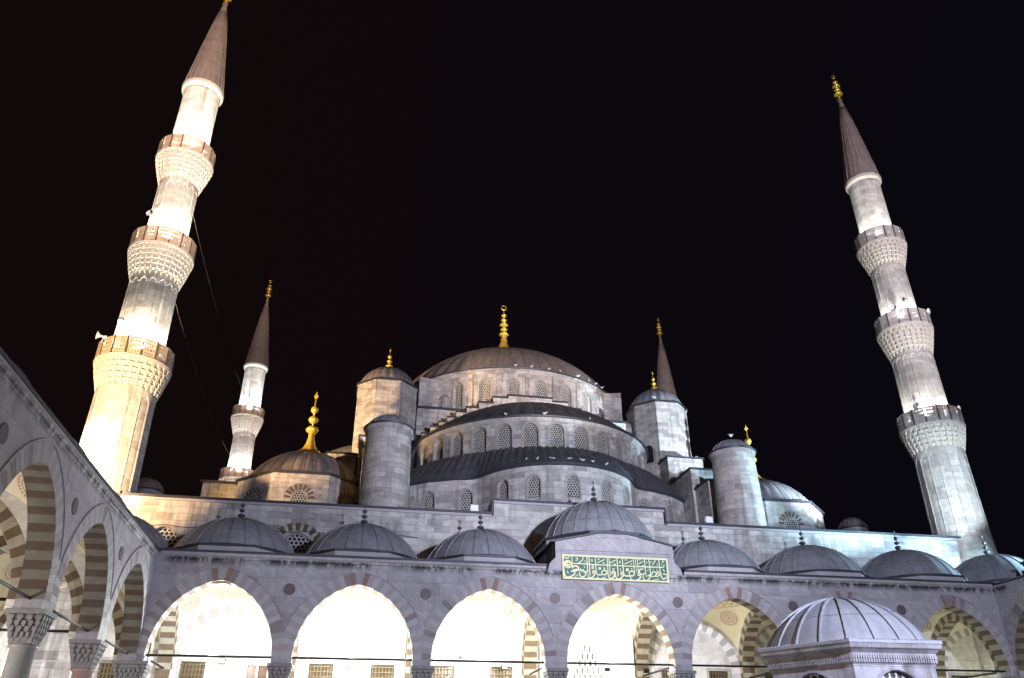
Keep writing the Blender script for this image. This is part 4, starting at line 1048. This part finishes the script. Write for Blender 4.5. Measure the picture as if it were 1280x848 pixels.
# ================================================================== minarets
def minaret(label, loc, pmat='pierced'):
    T = thing('minaret', label, 'minaret', loc)
    x, y = loc[0], loc[1]
    NF = 16
    def shaft(z0, z1, r0, r1, top_gap=.5, arcs=True):
        g = G(); n = NF*8; zs = [z0+(z1-top_gap-.8-z0)*k/10 for k in range(11)]+[z1-top_gap-.8+.8*k/10 for k in range(1, 11)]+[z1-top_gap+.12, z1]
        def rad(a, z):
            if z > z1-top_gap+.1 or not arcs: return 1
            f = (a*NF/(2*PI)) % 1; u = abs(f-.5)*2
            head = z1-top_gap-.75*(1-math.sqrt(max(0, 1-u*u)))
            if z > head: return 1.0
            return 1.0 if u > .86 else .974
        pr = [(r0+(r1-r0)*(z-z0)/(z1-z0), z) for z in zs]
        g.lathe(x, y, pr, n, rad=rad, smooth=False)
        return part(g, 'shaft', ['minaret'], T)
    g = G(); g.prism(circ(x, y, 2.75, 12), 0, 14.0, 0); part(g, 'base', ['ashlar'], T)
    g = G(); g.lathe(x, y, [(2.2, 14), (2.04, 15.6), (1.97, 16.8)], 64, smooth=False); part(g, 'footing', ['minaret'], T)
    shaft(16.8, 23.6, 1.97, 1.86); shaft(26.2, 32.3, 1.68, 1.62, .4); shaft(35.3, 41.1, 1.47, 1.42, .4)
    g = G(); g.lathe(x, y, [(1.42, 44), (1.39, 50.4), (1.42, 50.45), (1.42, 50.7)], 64); part(g, 'shaft', ['minaret'], T)
    for (zb, zr, zt, ri, ro, tiers) in ((23.6, 25.55, 26.8, 1.86, 2.38, 5), (32.3, 34.6, 35.9, 1.62, 2.2, 6), (41.1, 43.4, 44.7, 1.42, 2.08, 6)):
        g = G(); hz = (zr-.18-zb)/tiers; ncell = 28
        core = [(ri+.02, zb-.05)]
        for t in range(tiers):
            ra = ri+(ro-ri)*((t+.35)/tiers)**.85; rb = ri+(ro-ri)*((t+1)/tiers)**.85; z0 = zb+hz*t
            g.lathe(x, y, [(ra-.16, z0), (ra-.08, z0+hz*.5), (rb-.10, z0+hz*.80), (rb+.035, z0+hz*.86), (rb+.035, z0+hz)], 60, smooth=False)
            for k in range(ncell):
                a = 2*PI*(k+(.5 if t > tiers-2 else 0))/ncell; ca, sa = math.cos(a), math.sin(a); wd = PI*rb/ncell*.60
                def P(dr, du, z): return (x+dr*ca-du*sa, y+dr*sa+du*ca, z)
                zt_ = z0+hz*.98; zm = z0+hz*.30; tip = P(rb-.10, 0, z0-.16)
                T4 = [P(rb-.16, -wd, zt_), P(rb-.16, wd, zt_), P(rb, wd, zt_), P(rb, -wd, zt_)]
                B4 = [P(ra-.12, -wd*.62, zm), P(ra-.12, wd*.62, zm), P(rb-.015, wd*.62, zm), P(rb-.015, -wd*.62, zm)]
                for i in range(4): g.face([T4[i], T4[(i+1) % 4], B4[(i+1) % 4], B4[i]]); g.face([B4[i], B4[(i+1) % 4], tip])
        g.lathe(x, y, [(ro-.06, zr-.2), (ro+.04, zr-.16), (ro+.07, zr-.04), (ro+.02, zr), (ri-.1, zr+.02)], 64, smooth=False)
        bal = part(g, 'balcony', ['muq'], T)
        g = G(); ns = 16; rp = ro-.01
        for k in range(ns):
            a0, a1 = 2*PI*k/ns+.03, 2*PI*(k+1)/ns-.03; am = (a0+a1)/2
            A, B = Vector((x+rp*math.cos(a0), y+rp*math.sin(a0), 0)), Vector((x+rp*math.cos(a1), y+rp*math.sin(a1), 0)); n_ = Vector((math.cos(am), math.sin(am), 0))*.045
            for sgn in (-1, 1):
                q = [A+n_*sgn, B+n_*sgn]; g.face([(q[0].x, q[0].y, zr+.02), (q[1].x, q[1].y, zr+.02), (q[1].x, q[1].y, zt), (q[0].x, q[0].y, zt)], [(0, 0), (1, 0), (1, 1), (0, 1)], 0)
            g.face([tuple(A-n_+Vector((0, 0, zt))), tuple(B-n_+Vector((0, 0, zt))), tuple(B+n_+Vector((0, 0, zt))), tuple(A+n_+Vector((0, 0, zt)))], [(0, 0)]*4, 0)
            ap = 2*PI*k/ns; c_ = Vector((x+(rp)*math.cos(ap), y+rp*math.sin(ap), (zr+zt)/2+.03))
            g.obox(c_, Vector((math.cos(ap), math.sin(ap), 0))*.055, Vector((-math.sin(ap), math.cos(ap), 0))*.035, Vector((0, 0, (zt-zr)/2+.03)), 1)
        part(g, 'parapet', [pmat, 'post'], bal)
    g = G(); g.lathe(x, y, [(1.42, 50.7), (1.62, 50.9), (1.66, 51.2), (1.60, 51.3)], 64, smooth=False); part(g, 'collar', ['muq'], T)
    g = G(); NC = 20
    g.lathe(x, y, [(1.60, 51.25), (1.56, 51.45), (1.30, 53.6), (1.0, 56.1), (.66, 58.7), (.33, 61.0), (.10, 62.5)], NC*3, mat=0)
    for k in range(NC):
        a = 2*PI*k/NC; pts = [(x+r*math.cos(a), y+r*math.sin(a), z) for r, z in [(1.58, 51.45), (1.32, 53.6), (1.02, 56.1), (.68, 58.7), (.35, 61.0)]]; g.tube(pts, .028, 5, 0)
    cp = part(g, 'cone_cap', ['cone'], T)
    g = G(); finial(g, x, y, 62.3, 65.9, 'ring', 2.3, 4, .6); part(g, 'finial', ['gold'], cp)
    return T
def copy_tree(o, parent=None):
    c = o.copy(); C.objects.link(c); c.parent = parent
    for ch in o.children: copy_tree(ch, c)
    return c
MN = 30.45; MY = 51.73
GR = 'minarets around the prayer hall'
m1 = minaret('tall near minaret leaning in at left, lit warm yellow at its foot', (AX-MN, MY, 0)); m1['group'] = GR
m2 = minaret('tall near minaret at the right edge lit cold bluish white', (AX+MN, MY, 0), 'pierced_grey'); m2['group'] = GR
m3 = copy_tree(m1); m3.location = (AX-MN, 103.8, 0); m3['label'] = 'distant white lit minaret between the left minaret and the left corner dome'
m4 = copy_tree(m1); m4.location = (AX+MN, 103.8, 0); m4['label'] = 'distant minaret with only its dark cone showing behind the right octagonal tower'
# uplights standing on the balconies
for (x, y, col, pw_, warm) in ((AX-MN, MY, (1, .94, .78), 1.3, 1), (AX+MN, MY, (.96, .98, .93), .42, 0), (AX-MN, 103.8, (.97, 1, 1), 1.25, 0)):
    for (zf, ro, rs, P_) in ((25.75, 2.15, 1.7, 620), (34.8, 1.98, 1.5, 580), (43.6, 1.86, 1.4, 560)):
        base = math.atan2(-y, -x*1.0)
        for da in (-1.0, 0, 1.0):
            a = base+da
            lamp('balcony_uplight', 'SPOT', (x+ro*math.cos(a), y+ro*math.sin(a), zf+.2), P_*pw_*6, col, (x+1.2*math.cos(a), y+1.2*math.sin(a), zf+7.0), 100, .5, .05)

# ================================================================== portico lamps (lit inside the arches)
GW = (1.0, .97, .86)
for x, P_, col in ((-6.55, 1750, (.93, .97, 1)), (.45, 1900, (.97, 1, .96)), (7.45, 1700, (1, .98, .90)), (14.75, 1100, (1, .98, .92)), (-3.1, 450, GW), (4.0, 700, GW), (11.12, 700, GW)):
    lamp('portico_lamp', 'POINT', (x, 45.4, 7.4), P_, col, radius=.25)
for x, P_, col in ((21.8, 120, (1, .88, .62)), (28.85, 90, (.95, 1, .8)), (35.84, 150, (.82, 1, .92)), (42.5, 160, (.86, 1, .8)), (18.3, 160, (1, .95, .85))):
    lamp('portico_lamp', 'POINT', (x, 47.6, 5.2), P_, col, radius=.25)
for y, P_, col in ((40.4, 240, (1, .95, .84)), (33.3, 230, (1, .92, .82)), (26.3, 900, (1, .90, .88)), (19.2, 500, (1, .9, .85)), (47.0, 320, (1, .96, .88))):
    lamp('portico_lamp', 'POINT', (-14.0, y, 4.2), P_, col, radius=.25)
    lamp('portico_lamp', 'POINT', (42.8, y, 4.2), P_*.5, (1, .92, .7), radius=.25)

# ================================================================== loudspeakers, cables, floodlight boxes, gulls
def horn(loc, aim, label):
    g = G(); t = Vector(aim).normalized(); L = Vector(loc)
    prof = [(-.28, .09), (-.12, .10), (-.10, .05), (.05, .08), (.18, .16), (.30, .30)]
    u = t.cross(Vector((0, 0, 1))).normalized(); v = t.cross(u); n = 16
    for (d0, r0), (d1, r1) in zip(prof[:-1], prof[1:]):
        for k in range(n):
            c_ = lambda d, r, k: tuple(L+t*d+(u*math.cos(2*PI*k/n)+v*math.sin(2*PI*k/n))*r); g.face([c_(d0, r0, k), c_(d0, r0, k+1), c_(d1, r1, k+1), c_(d1, r1, k)], None, 0, True)
    g.tube([tuple(L+t*(-.1)+Vector((0, 0, -.08))), tuple(L+t*(-.1)+Vector((0, 0, -.42)))], .03, 6)
    o = g.build('loudspeaker', [M['white_plastic']], None, loc); tag(o, label, 'loudspeaker', 'horn loudspeakers on the minaret balconies')
horn((-17.75, 50.3, 27.05), (-1, -.25, .1), 'white horn loudspeaker on the left minaret, left end of its lowest balcony')
horn((46.8, 50.5, 27.05), (1, -.3, .1), 'white horn loudspeaker at the right end of the right minaret lowest balcony')
horn((43.45, 50.5, 27.0), (-1, -.3, .2), 'small horn loudspeaker at the left end of the right minaret lowest balcony')
horn((46.6, 50.4, 36.15), (1, -.3, .1), 'white horn loudspeaker at the right end of the right minaret middle balcony')
horn((43.75, 50.4, 36.1), (-1, -.4, .2), 'small horn loudspeaker at the left end of the right minaret middle balcony')
def floodbox(loc, label, s=.16, aim=(0, -1, -.3), mat='iron'):
    g = G(); t = Vector(aim).normalized(); u = t.cross(Vector((0, 0, 1))).normalized(); v = u.cross(t); L = Vector(loc)
    g.obox(L, t*s*.5, u*s, v*s*.8, 0); g.obox(L+t*s*.53, t*.01, u*s*.86, v*s*.66, 1)
    g.tube([tuple(L-u*s*1.1), tuple(L-u*s*1.1-t*s*1.2), tuple(L+u*s*1.1-t*s*1.2), tuple(L+u*s*1.1)], .02, 5, 0)
    o = g.build('floodlight', [M[mat], M['white_plastic']], None, loc); tag(o, label, 'floodlight', 'small floodlights')
floodbox((-1.9+8.2-5.9, 50.2, 7.0), 'small grey floodlight on the wall inside the second arch from left', .17, (0, -1, -.2), 'bronze')
floodbox((-6.75, 50.2, 7.1), 'small grey floodlight on the wall inside the leftmost front arch', .17, (0, -1, -.2), 'bronze')
floodbox((9.55, 50.2, 7.05), 'small grey floodlight above the window in the third arch from left', .16, (0, -1, -.2), 'bronze')
floodbox((16.2, 43.9, 6.3), 'black floodlight hanging under the tie rod of the middle arch', .15, (.2, 1, .2))
floodbox((14.0, 43.9, 6.35), 'pale floodlight hanging left of the black one under the middle arch', .13, (.2, 1, .3), 'bronze')
floodbox((6.0, 43.9, 6.78), 'tiny lamp clipped on the tie rod of the third arch from left', .09, (0, 1, .3), 'white_plastic')
floodbox((-16.9, 50.35, 37.5), 'dark round spotlight on the left minaret shaft above its middle balcony', .2, (-.8, -1, .2))
floodbox((-16.7, 49.85, 28.2), 'dark spotlight on the left minaret shaft above its lowest balcony', .17, (0, -1, .3))
floodbox((44.7, 50.05, 37.0), 'dark spotlight on the right minaret shaft above its middle balcony', .2, (0, -1, .3))
floodbox((7.6, 50.75, 16.85), 'white floodlight box on the roof edge before the left lattice windows', .26, (0, -1, -.1), 'white_plastic')
floodbox((24.3, 50.9, 16.95), 'white floodlight box on the roof edge left of the right round turret', .26, (0, -1, -.1), 'white_plastic')
for loc, lb in (((KEYPOS[0], KEYPOS[1]-.6, 12.3), 'large floodlight on the entry wing roof near its middle'),):
    floodbox(loc, lb, .4, (0, 1, .1))
def cable(a, b, sag, label):
    a, b = Vector(a), Vector(b); g = G(); pts = [tuple(a+(b-a)*k/30-Vector((0, 0, sag*4*(k/30)*(1-k/30)))) for k in range(31)]
    g.tube(pts, .02, 5); o = g.build('cable', [M['cable']], None, tuple(a)); tag(o, label, 'cable', 'cables strung between the left minarets')
cable((-14.5, 52.2, 39.3), (-15.6, 102.3, 44.9), 1.2, 'upper thin cable strung from the left minaret to the distant minaret')
cable((-14.25, 52.2, 31.3), (-15.9, 102.0, 36.2), 1.2, 'lower thin cable strung from the left minaret towards the distant minaret foot')

def gull_mesh():
    g = G()
    st = [(-.20, .012, .03), (-.13, .045, .0), (-.05, .075, -.01), (.03, .082, .0), (.10, .062, .03), (.14, .040, .075), (.165, .042, .105), (.195, .036, .12), (.22, .016, .118)]
    rings = []
    for xx, r, zo in st: rings.append([(xx, r*.85*math.cos(2*PI*k/10), .13+zo+r*math.sin(2*PI*k/10)) for k in range(10)])
    for A, B in zip(rings[:-1], rings[1:]):
        for k in range(10): g.face([A[k], A[(k+1) % 10], B[(k+1) % 10], B[k]], None, 1 if (2 > 9) else 0, True)
    g.face(rings[0][::-1]); g.face(rings[-1])
    for s in (-1, 1):       # folded wings, beak, legs
        g.face([(-.26, s*.03, .17), (-.02, s*.085, .12), (.10, s*.075, .16), (.06, s*.05, .215), (-.10, s*.04, .205)], None, 1)
        g.tube([(.0, s*.03, .07), (.01, s*.03, .0)], .007, 4, 2)
    g.face([(.215, .012, .255), (.275, 0, .245), (.215, -.012, .255)], None, 2); g.face([(.215, .012, .24), (.275, 0, .245), (.215, -.012, .24)], None, 2)
    return g.build('gull', [M['gull'], M['gullgrey'], M['beak']])
GM = gull_mesh(); used = [False]
def gull(p, rz, label, sc=1.35):
    sc *= .72
    if not used[0]: o = GM; used[0] = True
    else: o = GM.copy(); C.objects.link(o)
    o.location = p; o.rotation_euler = (0, 0, rz); o.scale = (sc,)*3
    tag(o, label, 'gull', 'gulls resting on the lead roofs')
ords = ['first', 'second', 'third', 'fourth', 'fifth', 'sixth', 'seventh', 'eighth', 'ninth', 'tenth', 'eleventh']
for i, dx in enumerate((-1.2, .35, 2.15, 3.35, 5.3, 6.6, 7.5, 8.4)):
    a = math.asin(dx/12.2); gull((DC[0]+12.2*math.sin(a), DC[1]-12.2*math.cos(a), 35.24), random.uniform(0, 6.3), ords[i]+' gull from the left on the rim of the great dome', 1.5)
for i, dx in enumerate((-3.9, -.9, 2.9)):
    a = math.asin(dx/10.5); gull((AX+10.5*math.sin(a), 66-10.5*math.cos(a), 26.08), random.uniform(0, 6.3), ords[i]+' gull from the left on the upper semi-dome edge', 1.4)
for i, xx in enumerate((10.6, 11.4, 12.2, 13.3, 14.6, 15.6, 16.4, 17.6)):
    s = s_of(xx); p = on_line(s, .25); gull((p[0], p[1], 21.0), random.uniform(0, 6.3), ords[i]+' gull from the left on the dark lobed roof edge', 1.4)
gull((17.3, 56.05, 23.3), 2, 'gull high on the dark lobed roof against the windowed wall', 1.5)
gull((26.6, 64.15, 32.36), 3, 'gull perched on the left side of the right octagonal tower dome', 1.5)
gull((27.75, 52.4, 23.98), .4, 'gull standing on top of the right round turret cap', 1.7)
gull((29.3, 62.2, 25.9), .4, 'gull on the ledge under the right octagonal tower', 1.2)
